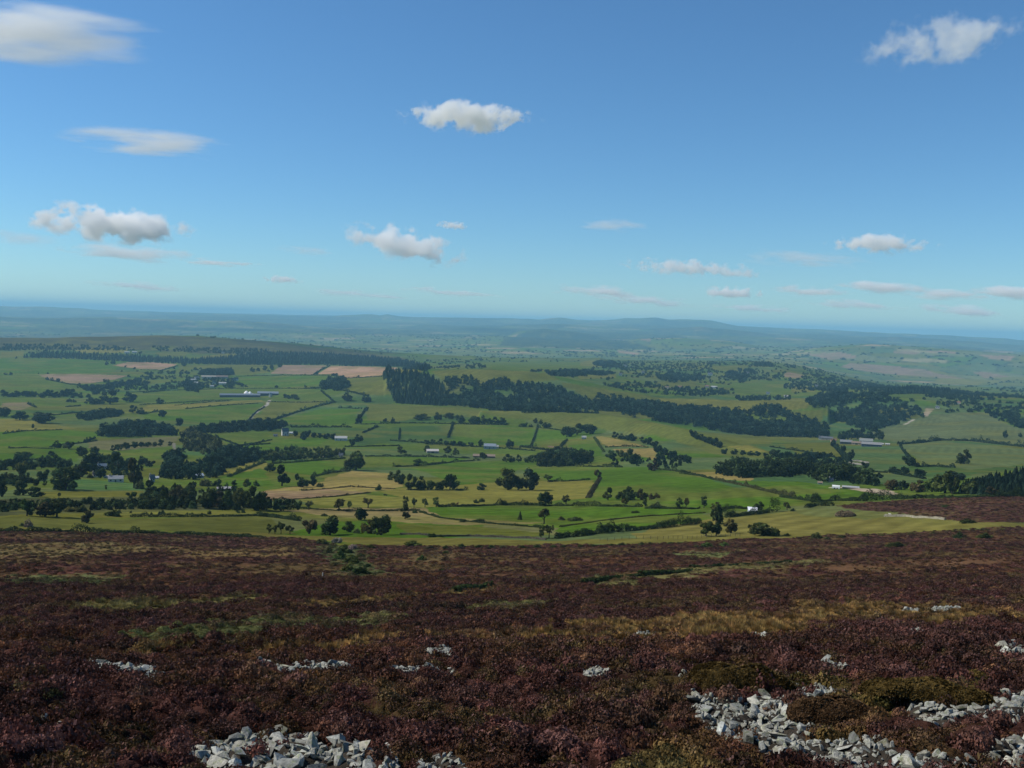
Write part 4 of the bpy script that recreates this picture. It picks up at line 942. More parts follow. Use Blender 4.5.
TREES = [
 # x, foot y, width, height, kind, tone, label
 (3, 470, 9, 9, 'o', 'dark', 'small dark tree at the end of the tree row bordering the wide pale green field'),
 (21, 462, 15, 9, 'o', 'dark', 'dark spreading tree behind the tall light green tree'), (23, 480, 12, 19, 'l', 'light', 'tall light green tree with a bare stem, brightest tree of the valley side'),
 (26, 457, 11, 5, 'o', 'dark', 'flat topped dark tree rising above the tree row in the pasture'), (41, 467, 12, 10, 'o', 'dark', 'dark tree in the pasture row beside the flat topped tree'), (51, 456, 7, 5, 'o', 'dark', 'small dark round tree poking above the pasture row'),
 (53, 467, 13, 11, 'o', 'dark', 'dark domed tree, tallest in the pasture row'), (65, 467, 11, 7, 'o', 'dark', 'low dark tree at the far end of the pasture row'),
 (4, 483, 10, 10, 'o', 'dark', 'dark tree just above the big dark edge tree'), (12, 483, 12, 9, 'o', 'dark', 'dark rounded tree right below the tall light green tree'), (23, 482, 6, 8, 'o', 'dark', 'small dark tree under the crown of the tall light green tree'),
 (43, 481, 13, 11, 'o', 'dark', 'dark ball shaped tree between the two hamlet pastures'), (60, 479, 14, 12, 'o', 'mid', 'dark green tree peeping out behind the great dark tree'), (66, 490, 24, 20, 'o', 'dark', 'great dark domed tree alone in the pasture below the hamlet'),
 (36, 486, 6, 7, 'o', 'dark', 'little dark tree on the pasture below the ball shaped tree'), (45, 486, 5, 5, 'o', 'dark', 'tiny dark tree next to the great dark domed tree'), (19, 495, 14, 14, 't', 'dark', 'dark thorn with a broad crown beside the scrub belt'),
 (33, 497, 16, 10, 't', 'dark', 'low wide dark thorn just above the scrub belt'), (2, 497, 9, 15, 'o', 'dark', 'big dark tree cut off by the edge above the scrub belt'), (59, 498, 5, 5, 's', 'mid', 'tiny thin tree standing above the scrub belt'), (106, 490, 4, 5, 's', 'light', 'tiny pale sapling in the bright pasture below the hamlet'),
 (81, 477, 13, 14, 'o', 'dark', 'dark tree beside the pale house wall of the hamlet'), (93, 468, 17, 15, 'o', 'blue', 'big dark tree behind the hamlet houses'), (104, 466, 15, 12, 'o', 'mid', 'bluish green tree rising above the hamlet roofs'), (117, 474, 15, 18, 'o', 'dark', 'tall dark tree in the middle of the hamlet'), (116, 462, 12, 10, 'l', 'blue', 'greyish tall tree behind the hamlet trees'), (100, 478, 9, 9, 'o', 'dark', 'low dark tree in front of the hamlet wall'),
 (90, 478, 6, 6, 'b', 'dark', 'dark shrub at the foot of the pale hamlet wall'), (134, 488, 15, 26, 'o', 'olive', 'great olive brown tree beside the white cottage'), (139, 489, 9, 11, 'b', 'olive', 'olive bush at the foot of the great olive brown tree'), (131, 470, 14, 11, 'o', 'blue', 'bluish dark tree above the great olive brown tree'), (143, 465, 10, 9, 'o', 'blue', 'dark tree at the field end above the white cottage'), (150, 467, 10, 7, 'o', 'blue', 'low dark tree behind the white cottage'),
 (57, 448, 9, 7, 'o', 'dark', 'dark round tree at the upper corner of the wide green field'), (69, 449, 12, 8, 'o', 'dark', 'dark wide tree next to the round corner tree'), (82, 456, 14, 9, 'o', 'dark', 'dark tree by the bend of the hedge above the hamlet'), (95, 455, 9, 9, 'o', 'mid', 'grey green tree by the bend of the hedge above the hamlet'),
 (151, 495, 15, 13, 'o', 'dark', 'dark flat crowned tree just below the white cottage'), (131, 499, 9, 8, 't', 'dark', 'small dark thorn rising out of the scrub belt'), (149, 508, 16, 13, 't', 'dark', 'dark tangled thorn within the scrub below the cottage'), (166, 505, 14, 14, 'o', 'mid', 'green bushy tree behind the scrub below the cottage'), (176, 504, 18, 18, 'o', 'brown', 'brownish bushy tree in the thicket below the cottage'), (188, 506, 16, 18, 'o', 'dark', 'dark tree closing the thicket beside the brown bank'),
 (163, 492, 6, 7, 'o', 'dark', 'small dark tree above the thicket beside the flat crowned tree'), (192, 489, 7, 6, 'o', 'mid', 'small green tree at the top of the brown bank'), (207, 486, 14, 8, 'b', 'olive', 'grey green bush under the valley wood edge'), (217, 487, 9, 8, 'o', 'dark', 'small dark tree beside the grey lean roof'),
 (208, 508, 18, 19, 'o', 'dark', 'bushy dark tree just past the brown bank'), (221, 507, 15, 15, 'o', 'brown', 'brownish tree below the grey lean roof'), (229, 508, 13, 17, 'o', 'mid', 'mid green tree between the brownish tree and the big dark tree'), (240, 509, 15, 20, 'o', 'mid', 'rounded green tree left of the biggest dark tree by the strip'), (255, 510, 18, 23, 'o', 'dark', 'tallest dark tree by the grass strip above the moor'), (266, 510, 15, 17, 'o', 'dark', 'dark tree at the end of the big clump by the grass strip'),
 (234, 486, 6, 6, 'o', 'mid', 'little round tree in the small field above the big clump'), (247, 487, 8, 9, 'o', 'mid', 'round green tree in the small field above the big clump'), (256, 486, 8, 6, 'b', 'mid', 'low bush in the small field above the big clump'),
 (27, 516, 14, 15, 't', 'dark', 'dark thorn at the near edge of the scrub belt, next to the pale bush'), (45, 517, 15, 14, 't', 'brown', 'brown leaved thorn at the near edge of the scrub belt'), (57, 517, 17, 16, 't', 'dark', 'largest dark thorn at the near edge of the scrub belt'), (87, 523, 13, 12, 't', 'brown', 'lone brownish thorn with a shadow on the grass strip'), (82, 512, 10, 8, 'b', 'dark', 'dark bush above the lone brownish thorn'), (112, 516, 16, 7, 'b', 'dark', 'low dark bush in the rough grass past the lone thorn'), (70, 512, 16, 6, 'b', 'olive', 'olive scrub bush beside the largest dark thorn'), (3, 512, 12, 7, 'b', 'dark', 'dark bush cut by the edge at the scrub belt'),
 (29, 527, 9, 9, 'b', 'grey', 'pale grey leafless bush at the edge of the moor'), (22, 526, 6, 3, 'b', 'dark', 'small dark bush beside the pale leafless bush'),
 # middle
 (356, 470, 22, 19, 'o', 'mid', 'large green tree at the corner of the bright pasture and the tan slope'), (350, 470, 12, 12, 'o', 'dark', 'dark green tree leaning against the large corner tree'), (282, 486, 15, 19, 'o', 'blue', 'dark tree at the foot of the bright pasture above the tan field'), (270, 472, 12, 10, 'o', 'mid', 'green tree at the corner of the sloping pasture'), (297, 480, 5, 7, 'l', 'dark', 'narrow little tree beside the dark pasture tree'), (303, 487, 12, 10, 'o', 'dark', 'low dark tree on the edge of the tan field'), (313, 486, 8, 10, 'o', 'blue', 'small upright dark tree on the edge of the tan field'), (320, 487, 8, 5, 'b', 'mid', 'low green bush ending the row on the tan field'),
 (281, 511, 19, 14, 'o', 'dark', 'dark bushy tree leading the row above the rough grass'), (290, 510, 12, 12, 'o', 'dark', 'dark tree in the middle of the row above the rough grass'), (298, 510, 9, 10, 'o', 'mid', 'small green tree ending the row above the rough grass'), (309, 510, 8, 10, 's', 'light', 'small light round tree on a thin stem in the olive field'), (339, 511, 14, 13, 's', 'olive', 'open olive tree in the middle of the olive field'), (349, 510, 8, 9, 's', 'light', 'thin tree joined to the open olive tree'), (368, 508, 12, 11, 's', 'olive', 'airy tree above the round dark bush'), (361, 520, 16, 13, 'o', 'dark', 'round dark bushy tree on the tan strip'), (325, 516, 9, 3, 'b', 'dark', 'small dark bush lying on the tan strip'),
 (269, 534, 6, 10, 's', 'mid', 'first of four little trees standing on the moor edge grass'), (275, 534, 6, 9, 's', 'mid', 'second of four little trees standing on the moor edge grass'), (281, 534, 8, 13, 's', 'mid', 'tallest of four little trees standing on the moor edge grass'), (290, 534, 9, 9, 's', 'dark', 'last and widest of four little trees on the moor edge grass'),
 (309, 534, 15, 17, 't', 'brown', 'brownish thorn with a clear stem at the moor edge'), (330, 535, 21, 19, 'o', 'dark', 'dark rounded tree on the moor edge beside the brownish thorn'), (349, 532, 13, 11, 'o', 'mid', 'green bushy tree between the two dark moor edge trees'), (368, 533, 16, 14, 'o', 'olive', 'olive tree touching the biggest dark bush of the moor edge'), (381, 535, 23, 20, 'o', 'dark', 'biggest dark dense bush tree of the moor edge'), (357, 533, 10, 6, 'b', 'light', 'light green bush at the foot of the moor edge trees'),
 (321, 544, 13, 6, 'b', 'dark', 'dark gorse bush at the top of the green moor patch'), (337, 543, 12, 6, 'b', 'grey', 'greyish bush at the top of the green moor patch'), (345, 553, 16, 9, 'b', 'mid', 'upper green bush of the gorse patch on the moor'), (352, 563, 18, 10, 'b', 'mid', 'largest green bush of the gorse patch on the moor'), (358, 574, 13, 9, 'b', 'dark', 'lowest dark green bush of the gorse patch on the moor'), (336, 566, 10, 5, 'b', 'olive', 'small olive bush beside the gorse patch on the moor'), (367, 567, 8, 5, 'b', 'dark', 'small dark bush past the gorse patch on the moor'), (361, 557, 8, 5, 'b', 'dark', 'dark tuft like bush on the gorse patch'),
 (340, 559, 14, 9, 'b', 'mid', 'green bush at the near margin of the gorse patch'), (348, 571, 13, 9, 'b', 'mid', 'green bush in the lower middle of the gorse patch'), (364, 574, 11, 8, 'b', 'dark', 'dark green bush at the lower end of the gorse patch'), (329, 553, 12, 7, 'b', 'olive', 'olive bush at the upper side of the gorse patch'), (353, 549, 12, 6, 'b', 'grey', 'grey green bush at the top end of the gorse patch'),
 (413, 546, 19, 6, 'b', 'mid', 'long low green bush where the moor meets the olive field'), (432, 537, 9, 5, 'b', 'dark', 'dark round bush on the fence line'), (440, 537, 8, 3, 'b', 'dark', 'small flat bush on the fence line'), (371, 548, 10, 4, 'b', 'dark', 'flat dark bush on the moor edge past the gorse patch'), (446, 549, 8, 4, 'b', 'dark', 'round dark bush on the moor edge below the fence'), (430, 549, 14, 4, 'b', 'brown', 'brown heath bush on the moor edge below the fence'), (441, 572, 8, 4, 'b', 'dark', 'lone dark bush out on the open heather'), (422, 560, 12, 5, 'b', 'mid', 'flat green bush out on the open heather'), (446, 554, 7, 4, 'b', 'dark', 'lone black looking bush just inside the heather'),
 (405, 510, 9, 14, 's', 'olive', 'open olive tree behind the small dark thorn'), (405, 519, 12, 12, 'o', 'dark', 'small dark thorn with a shadow at the edge of the tan strip'), (414, 508, 7, 11, 's', 'light', 'pale slender tree next to the open olive tree'), (425, 507, 8, 9, 's', 'light', 'small pale round tree on the field boundary'), (436, 507, 10, 10, 's', 'light', 'wider pale round tree at the head of the hedge'), (415, 513, 7, 4, 'b', 'dark', 'low dark bush beside the small dark thorn'),
 (399, 484, 11, 14, 'o', 'mid', 'green tree where the pasture hedge meets the tan slope'), (411, 490, 13, 15, 'o', 'dark', 'dark tree heading the clump along the pasture foot'), (420, 490, 13, 14, 'o', 'dark', 'dark bushy tree second in the clump along the pasture foot'), (430, 490, 10, 10, 'o', 'mid', 'low green tree in the clump along the pasture foot'), (440, 490, 12, 10, 'o', 'dark', 'low dark tree in the clump along the pasture foot'), (450, 490, 13, 18, 'o', 'dark', 'tallest tree of the clump along the pasture foot'), (457, 489, 9, 9, 's', 'mid', 'last small tree of the clump along the pasture foot'), (481, 490, 12, 7, 't', 'dark', 'lone leaning thorn at the foot of the bright pasture'), (417, 466, 11, 7, 't', 'dark', 'small leaning thorn on the dark pasture hedge'), (379, 490, 9, 6, 'b', 'dark', 'dark bush on the green dip of the tan slope'), (392, 480, 10, 8, 'o', 'mid', 'bushy tree on the top edge of the tan slope'),
 (508, 490, 25, 22, 'o', 'dark', 'great dark tree with a shadow, first of the big pair'), (530, 490, 21, 22, 'o', 'blue', 'great dark tree, second of the big pair'), (518, 490, 12, 14, 'o', 'dark', 'dark tree filling the gap of the big pair'), (546, 506, 16, 16, 'o', 'dark', 'solid dark round tree alone between two hedges'), (566, 504, 10, 9, 's', 'olive', 'pale brownish round tree next to the solid dark tree'), (548, 482, 10, 8, 's', 'mid', 'loose green tree at the start of the short hedge'), (598, 480, 8, 11, 's', 'brown', 'brown leaning tree at the head of the field boundary'),
 (544, 524, 15, 16, 's', 'olive', 'open brown green tree above its twin on the moor edge'), (541, 538, 9, 12, 's', 'dark', 'dark small tree, left of the twin on the moor edge grass'), (549, 538, 11, 15, 's', 'olive', 'slender open tree on the moor edge grass before the thick hedge'), (482, 502, 8, 5, 'b', 'dark', 'dark bush standing up from the field hedge'), (476, 503, 7, 4, 'b', 'dark', 'smaller dark bush standing up from the field hedge'), (503, 505, 10, 6, 'b', 'dark', 'dark bush near the far end of the field hedge'), (520, 520, 5, 8, 'p', 'dark', 'tiny lone conifer in the green field'), (464, 522, 10, 3, 'b', 'dark', 'low dark bush in the green field, first of two'), (479, 522, 13, 4, 'b', 'dark', 'low long dark bush in the green field, second of two'),
 (574, 521, 18, 5, 'b', 'dark', 'long dark bush in the green field past the open tree'), (561, 520, 9, 4, 'b', 'brown', 'brown low bush leading to the long dark bush'), (635, 513, 10, 3, 'b', 'dark', 'low dark bush in the middle of the lower green field'),
 (608, 500, 11, 12, 'o', 'mid', 'round green tree at the start of the island clump in the big green field'), (622, 500, 14, 11, 'o', 'mid', 'bushy tree in the island clump in the big green field'), (631, 500, 14, 13, 'o', 'dark', 'darkest tree in the island clump in the big green field'), (642, 500, 11, 11, 'o', 'brown', 'brownish tree ending the island clump in the big green field'), (651, 499, 8, 6, 'b', 'brown', 'brown bush beside the island clump'), (657, 498, 8, 6, 'b', 'olive', 'small bush past the island clump'), (625, 506, 8, 8, 's', 'olive', 'thin tree below the island clump'), (645, 508, 8, 9, 's', 'mid', 'green tree standing below the island clump'), (656, 508, 12, 8, 'b', 'light', 'light green bush on the hedge below the island clump'),
 (679, 509, 8, 11, 's', 'mid', 'first of two twin bushy trees on the field hedge'), (686, 509, 8, 11, 's', 'olive', 'second of two twin bushy trees on the field hedge'), (704, 508, 9, 12, 's', 'light', 'pale thin nearly bare tree on the field hedge'), (716, 511, 13, 9, 'o', 'mid', 'leafy tree top above the tall dark hedge tree'), (716, 524, 12, 20, 'l', 'dark', 'tall dark tree standing in the thick hedge'), (759, 510, 9, 8, 'o', 'dark', 'small dark tree right beside the white roofed hut'),
 (706, 536, 17, 14, 't', 'dark', 'dark thorn first of the three on the moor edge slope'), (716, 536, 13, 13, 't', 'dark', 'dark thorn touching the first moor edge thorn'), (731, 533, 18, 15, 't', 'olive', 'olive topped thorn with a shadow beside the thick hedge'), (764, 536, 24, 13, 't', 'dark', 'wide wind shaped dark thorn on the straw coloured slope'), (752, 534, 9, 11, 's', 'olive', 'spindly pale tree against the wide wind shaped thorn'), (773, 536, 14, 10, 'b', 'dark', 'dark bush under the wide wind shaped thorn'), (787, 536, 8, 3, 'b', 'dark', 'tiny dark bush beside the wide wind shaped thorn'), (787, 510, 8, 8, 's', 'dark', 'small dark tree at the end of the thick hedge past the hut'), (793, 511, 6, 3, 'b', 'dark', 'low bush beside the small tree past the hut'),
 (707, 547, 16, 6, 'b', 'mid', 'green bush on the heather edge below the three thorns'), (697, 548, 8, 4, 'b', 'olive', 'low olive bush on the heather edge'), (725, 546, 14, 4, 'b', 'mid', 'flat green bush on the heather edge'), (816, 538, 11, 7, 'b', 'dark', 'dark round bush on the straw slope near the heather'), (826, 539, 8, 3, 'b', 'olive', 'small olive bush by the dark round bush on the straw slope'), (960, 538, 13, 5, 'b', 'dark', 'dark green bush at the start of the open heather'), (985, 538, 15, 5, 'b', 'mid', 'wider green bush at the start of the open heather'), (897, 547, 20, 5, 'b', 'dark', 'long dark gorse bush lower down the open heather'), (968, 523, 14, 5, 'b', 'dark', 'dark bush on the lower edge of the heather patch'), (945, 507, 9, 3, 'b', 'dark', 'small dark bush inside the heather patch'),
 # copses and single trees higher up
 (567, 437, 12, 12, 'o', 'dark', 'dark tree at the start of the farm copse on the spur'), (577, 435, 12, 11, 'o', 'dark', 'dark pine shaped tree in the farm copse on the spur'), (590, 434, 14, 10, 'o', 'blue', 'broad dark tree ending the farm copse on the spur'), (584, 431, 12, 7, 'o', 'dark', 'dark tree behind the farm copse on the spur'), (615, 467, 9, 9, 'o', 'dark', 'dark round tree at the foot of the wood edge'), (632, 464, 15, 15, 'o', 'dark', 'big dark round tree under the tan fields'), (653, 471, 11, 10, 'o', 'brown', 'dark brown round tree at the end of the tan fields'), (611, 459, 11, 9, 'o', 'mid', 'green tree between the wood and the tan fields'), (620, 457, 9, 8, 'o', 'mid', 'small green tree below the tan fields'),
 (535, 423, 5, 5, 'o', 'dark', 'tiny tree on the spur crest, first of two'), (541, 424, 5, 5, 'o', 'dark', 'tiny tree on the spur crest, second of two'), (547, 427, 10, 5, 'o', 'dark', 'small dark tree group end on the spur hedge'),
 (964, 464, 12, 13, 'o', 'dark', 'lone dark tree with a shadow on the far green hillside'), (1005, 438, 5, 7, 'o', 'blue', 'small lone tree high on the far hillside by the edge'), (958, 463, 5, 5, 'b', 'dark', 'bush at the foot of the lone hillside tree'), (1020, 437, 4, 4, 'o', 'blue', 'tiny tree by the edge high on the far hillside'), (909, 466, 13, 10, 'o', 'blue', 'dark tree at the hedge bend on the far hillside'), (916, 467, 7, 5, 'o', 'blue', 'low tree just below the hedge bend'), (895, 473, 12, 6, 'o', 'blue', 'low dark tree in the hollow, first of two'), (905, 474, 10, 7, 'o', 'blue', 'dark tree in the hollow, second of two'), (920, 476, 12, 7, 'o', 'blue', 'wide low tree beyond the hollow'), (955, 480, 22, 8, 'o', 'blue', 'bluish dark tree behind the light green tree'),
 (945, 493, 21, 21, 'o', 'mid', 'large light topped tree beside the conifer slope'), (952, 494, 14, 20, 'o', 'dark', 'large dark tree leaning on the conifer slope'), (932, 492, 15, 15, 'o', 'mid', 'green bushy tree left of the large light topped tree'), (918, 492, 16, 12, 'o', 'brown', 'brownish low tree before the hollow'), (893, 490, 16, 11, 'o', 'brown', 'brownish bushy tree past the yard track'), (904, 490, 11, 10, 'o', 'blue', 'bluish low tree past the yard track'), (970, 494, 14, 13, 'o', 'mid', 'grey green bushy tree at the foot of the conifer slope'), (992, 495, 13, 7, 'o', 'brown', 'brown bushy tree at the foot of the conifer slope'), (880, 478, 6, 5, 'o', 'blue', 'small tree alone on the green slope above the yard'),
 (851, 459, 6, 9, 'o', 'blue', 'tree on the slanting hedge below the hill farm'), (843, 453, 7, 8, 'o', 'blue', 'upper tree on the slanting hedge below the hill farm'), (833, 447, 6, 6, 'o', 'blue', 'small tree beside the hill farm cottage'), (865, 468, 8, 6, 'o', 'blue', 'low tree at the end of the stone pens'),
 # upper left
 (110, 404, 19, 12, 'o', 'blue', 'big domed dark tree in the upper green fields'), (100, 404, 11, 7, 'o', 'blue', 'dark tree joined to the big domed dark tree'), (90, 404, 11, 6, 'o', 'blue', 'low dark tree leading to the big domed dark tree'), (130, 402, 14, 9, 'o', 'blue', 'dark tree past the big domed dark tree'), (160, 404, 7, 6, 'o', 'mid', 'small round tree at the start of the straw field'), (162, 417, 9, 7, 'o', 'blue', 'round dark bush like tree under the straw field'), (133, 413, 9, 7, 'o', 'blue', 'dark tree at the end of the straw field hedge'), (140, 414, 9, 6, 'o', 'blue', 'low dark tree by the straw field hedge'), (43, 423, 22, 10, 'o', 'blue', 'wide dark clump tree beside the straw field'), (20, 420, 15, 9, 'o', 'blue', 'dark tree in the upper corner of the straw field'), (4, 417, 11, 9, 'o', 'blue', 'dark tree at the edge above the straw field'), (33, 428, 2.5, 4, 'l', 'dark', 'single tiny upright tree on the straw field hedge'), (179, 426, 8, 8, 'o', 'blue', 'round tree between the two upper wood strips'), (47, 380, 4, 3, 'o', 'blue', 'tiny tree on the brown field hedge, first of three'), (52, 381, 4, 3, 'o', 'blue', 'tiny tree on the brown field hedge, second of three'), (58, 382, 4, 3.5, 'o', 'blue', 'tiny tree on the brown field hedge, third of three'), (107, 365, 4, 4, 'o', 'blue', 'tiny tree near the upper brown field, first of two'), (113, 364, 5, 4, 'o', 'blue', 'tiny tree near the upper brown field, second of two'), (184, 366, 5, 4, 'o', 'blue', 'tiny tree at the tip of the upper brown field'),
 (347, 401, 11, 9, 'o', 'blue', 'dark round tree below the copse hedge'), (366, 402, 11, 8, 'o', 'blue', 'greyish tree below the copse hedge'), (359, 424, 7, 11, 'o', 'blue', 'dark tree on the short cross hedge'), (367, 411, 4, 5, 'o', 'blue', 'tiny tree at the top of the short cross hedge'), (385, 422, 5, 4, 'o', 'blue', 'tiny tree on the pasture hedge, first of two'), (393, 422, 4, 5, 'o', 'blue', 'tiny tree on the pasture hedge, second of two'), (422, 420, 16, 7, 'o', 'dark', 'wide dark tree at the head of the spur row'), (438, 420, 9, 8, 'o', 'dark', 'round dark tree second in the spur row'), (449, 419, 11, 7, 'o', 'dark', 'dark tree third in the spur row'), (460, 423, 12, 9, 'o', 'dark', 'broad dark tree in the middle of the spur row'), (475, 424, 11, 8, 'o', 'dark', 'dark tree just past the middle of the spur row'), (483, 419, 4, 4, 'o', 'dark', 'tiny tree poking above the spur row'),
 (303, 440, 7, 8, 'o', 'blue', 'dark tree beside the white farmhouse'), (359, 442, 10, 8, 'o', 'blue', 'dark tree beside the long white house'), (352, 446, 7, 8, 'o', 'blue', 'tree below the long white house'), (271, 431, 14, 11, 'o', 'blue', 'big dark tree behind the white farmhouse'), (401, 454, 11, 7, 'o', 'mid', 'round green tree by the pasture below the hedges'), (427, 452, 8, 7, 'o', 'dark', 'dark tree in front of the pale barn roof'), (447, 453, 9, 7, 'o', 'dark', 'dark tree behind the pale barn roof'), (456, 455, 7, 7, 'o', 'mid', 'small tree between the two barns'), (481, 447, 5, 8, 'l', 'blue', 'narrow dark tree at the end of the grey farmhouse'), (510, 447, 9, 8, 'o', 'blue', 'dark round tree past the grey farmhouse'), (483, 459, 8, 7, 'o', 'dark', 'dark tree against the brown barn'),
]
for t in TREES: tree(*t)
def row(pts, n, w, h, code, tone, label, group):
    P = np.array(pts, float); s = np.concatenate([[0], np.cumsum(np.hypot(*np.diff(P, axis=0).T))])
    for i in range(n):
        q = s[-1] * (i + .5 + random.uniform(-.25, .25)) / n; k = random.uniform(.75, 1.2)
        tree(float(np.interp(q, s, P[:, 0])), float(np.interp(q, s, P[:, 1])), w * k, h * k * random.uniform(.85, 1.15), code, tone, label, group)
for pts, n, w, h, c, t, lab, grp in [
 ([(2, 397), (38, 397)], 7, 7, 5, 'o', 'blue', 'small dark tree in the long row along the upper green field', 'upper field tree row'),
 ([(41, 398), (75, 396)], 7, 7, 6, 'o', 'blue', 'dark tree in the thick row below the brown field', 'thick row below the brown field'),
 ([(110, 452), (140, 447), (172, 446)], 9, 7, 5.5, 'o', 'dark', 'small dark tree on the hedge of the rough olive field', 'olive field hedge trees'),
 ([(198, 433), (216, 431), (236, 430), (268, 428)], 11, 10, 9, 'o', 'blue', 'dark tree in the wood strip above the farm lane end', 'wood strip above the valley wood'),
 ([(262, 431), (284, 428)], 5, 8, 8, 'o', 'blue', 'dark tree clustered behind the white farmhouse hedge', 'white farmhouse trees'),
 ([(292, 436), (320, 438), (336, 440)], 7, 7, 6, 'o', 'blue', 'small dark tree between the two white houses', 'trees between the white houses'),
 ([(264, 460), (290, 459), (320, 458), (345, 455)], 13, 9, 7, 'o', 'mid', 'green tree in the belt over the bright sloping pasture', 'belt over the sloping pasture'),
 ([(468, 424), (507, 424)], 6, 8, 7, 'o', 'dark', 'small dark tree in the tail of the spur row', 'spur row tail'), ([(518, 427), (532, 427)], 3, 6, 4, 'o', 'dark', 'tiny dark tree on the hedge past the spur row', 'trees past the spur row'),
 ([(424, 444), (474, 447)], 8, 7, 5, 'o', 'dark', 'small dark tree on the hedge above the barns', 'hedge trees above the barns'), ([(503, 462), (536, 463)], 5, 8, 8, 'o', 'mid', 'green tree on the hedge above the big pair', 'trees above the big pair'),
 ([(540, 466), (560, 466), (590, 463)], 8, 11, 12, 'o', 'dark', 'dark tree in the small wood on the bright pasture edge', 'small wood on the pasture edge'), ([(572, 457), (592, 458)], 3, 8, 8, 'o', 'dark', 'dark tree behind the small wood', 'trees behind the small wood'),
 ([(612, 438), (640, 442), (656, 447)], 7, 8, 6, 'o', 'blue', 'small tree on the upper hedge of the tan fields', 'tan field hedge trees'), ([(656, 452), (672, 458), (690, 464)], 9, 9, 8, 'o', 'blue', 'dark tree in the dip past the tan fields', 'trees in the dip'), ([(690, 436), (706, 442), (722, 449)], 7, 8, 7, 'o', 'blue', 'dark tree on the slanting hedge behind the spur', 'slanting hedge trees'),
 ([(722, 454), (745, 455), (770, 457), (800, 460)], 10, 8, 6, 'o', 'blue', 'dark tree on the valley hedge behind the spur', 'valley hedge trees'), ([(785, 461), (815, 462)], 6, 8, 7, 'o', 'blue', 'dark tree on the hedge above the dark belt', 'hedge trees above the dark belt'), ([(820, 466), (850, 472)], 6, 8, 8, 'o', 'blue', 'tree straggling up from the dark belt', 'trees above the dark belt'),
 ([(838, 440), (855, 439), (882, 440)], 8, 9, 9, 'o', 'blue', 'dark tree sheltering the hill farm', 'hill farm shelter trees'), ([(143, 374), (190, 374)], 7, 5, 3, 'o', 'blue', 'tiny tree on the hedge below the upper brown field', 'upper hedge trees'), ([(248, 372), (262, 371), (282, 367)], 5, 5, 5, 'o', 'blue', 'small tree on the track past the village', 'trees past the village'), ([(284, 398), (300, 400)], 4, 6, 5, 'o', 'blue', 'small tree at the end of the long sheds', 'trees at the long sheds'),
 ([(455, 547.5), (520, 548), (600, 546.5), (690, 543.5)], 16, 9, 3.2, 'b', 'dark', 'low dark heath bush on the ragged edge between heather and straw strip', 'heath bushes along the moor edge'), ([(800, 539), (900, 535), (1015, 529)], 9, 8, 2.6, 'b', 'olive', 'low olive heath bush on the moor edge below the heather patch', 'heath bushes below the heather patch'), ([(60, 533), (200, 536), (300, 540)], 9, 8, 2.6, 'b', 'brown', 'low brown heath bush just under the long moor edge hedge', 'heath bushes under the moor edge hedge'),
]: row(pts, n, w, h, c, t, lab, grp)

# ------------------------------------------------------------------ woods that read as one mass
def wood(name, poly, spacing, hgt, shapes, tone, label, jitter=.5):
    W = wpoly(poly, 3); x0, y0 = W.min(0); x1, y1 = W.max(0)
    nx = int((x1 - x0) / spacing) + 2; ny = int((y1 - y0) / spacing) + 2
    gx, gy = np.meshgrid(np.arange(nx), np.arange(ny)); gx = gx.ravel() + (gy.ravel() % 2) * .5; gy = gy.ravel()
    spacing *= 1.12; X = x0 + (gx + rng.uniform(-jitter, jitter, gx.shape)) * spacing; Y = y0 + (gy + rng.uniform(-jitter, jitter, gx.shape)) * spacing
    m = inside(W, X, Y) & ((fbm(X / (spacing * 4), Y / (spacing * 4), 57, 3) > .36) | (len(shapes) == 1 and shapes[0] == 'pine')); X, Y = X[m], Y[m]; n = len(X)
    if n > 9000:
        k = rng.choice(n, 9000, False); X, Y, n = X[k], Y[k], 9000
    h = hgt * rng.uniform(.55, 1.35, n); wd = h * rng.uniform(.8, 1.3, n)
    if shapes == ['pine']: wd = h * rng.uniform(.5, .75, n)
    protos = [p for s in shapes for p in LOWP[s]]
    c = np.array(TONE[tone]) * (.45 + 1.9 * rng.random(n) ** 2.2)[:, None] * (1 + rng.uniform(-.12, .12, n)[:, None] * np.array([1, .3, 0]))
    return scatter(name, np.stack([X, Y, ground_z(X, Y) - h * .04], 1), np.stack([np.zeros(n), np.zeros(n), rng.uniform(0, 6.28, n)], 1), np.stack([wd, wd, h], 1), rng.integers(0, len(protos), n), c, protos, label, 'wood')
wood('conifer_belt', [(22, 358), (40, 353), (80, 354), (140, 357), (200, 360), (232, 357), (250, 353), (330, 354.5), (400, 360), (430, 368), (428, 373), (400, 367), (330, 365), (260, 365), (200, 364.5), (140, 362.5), (60, 358.5)], 13, 15, ['pine'], 'blue', 'long dark conifer belt along the foot of the moorland hill')
wood('hill_wood', [(-30, 345), (60, 345), (130, 348), (140, 351), (60, 350), (-30, 351)], 17, 11, ['oak'], 'blue', 'scattered dark wood on the shoulder of the moorland hill')
wood('hill_scrub', [(150, 346), (200, 348), (270, 350), (265, 355), (200, 353), (160, 351)], 18, 11, ['oak'], 'blue', 'scattered trees low on the moorland hill above the village')
wood('conifer_plantation', [(383, 374), (410, 373.5), (425, 374.5), (440, 384), (450, 398), (440, 406), (395, 403.5), (389, 391)], 9, 15, ['pine'], 'blue', 'square dark conifer plantation beside the orange stubble field')
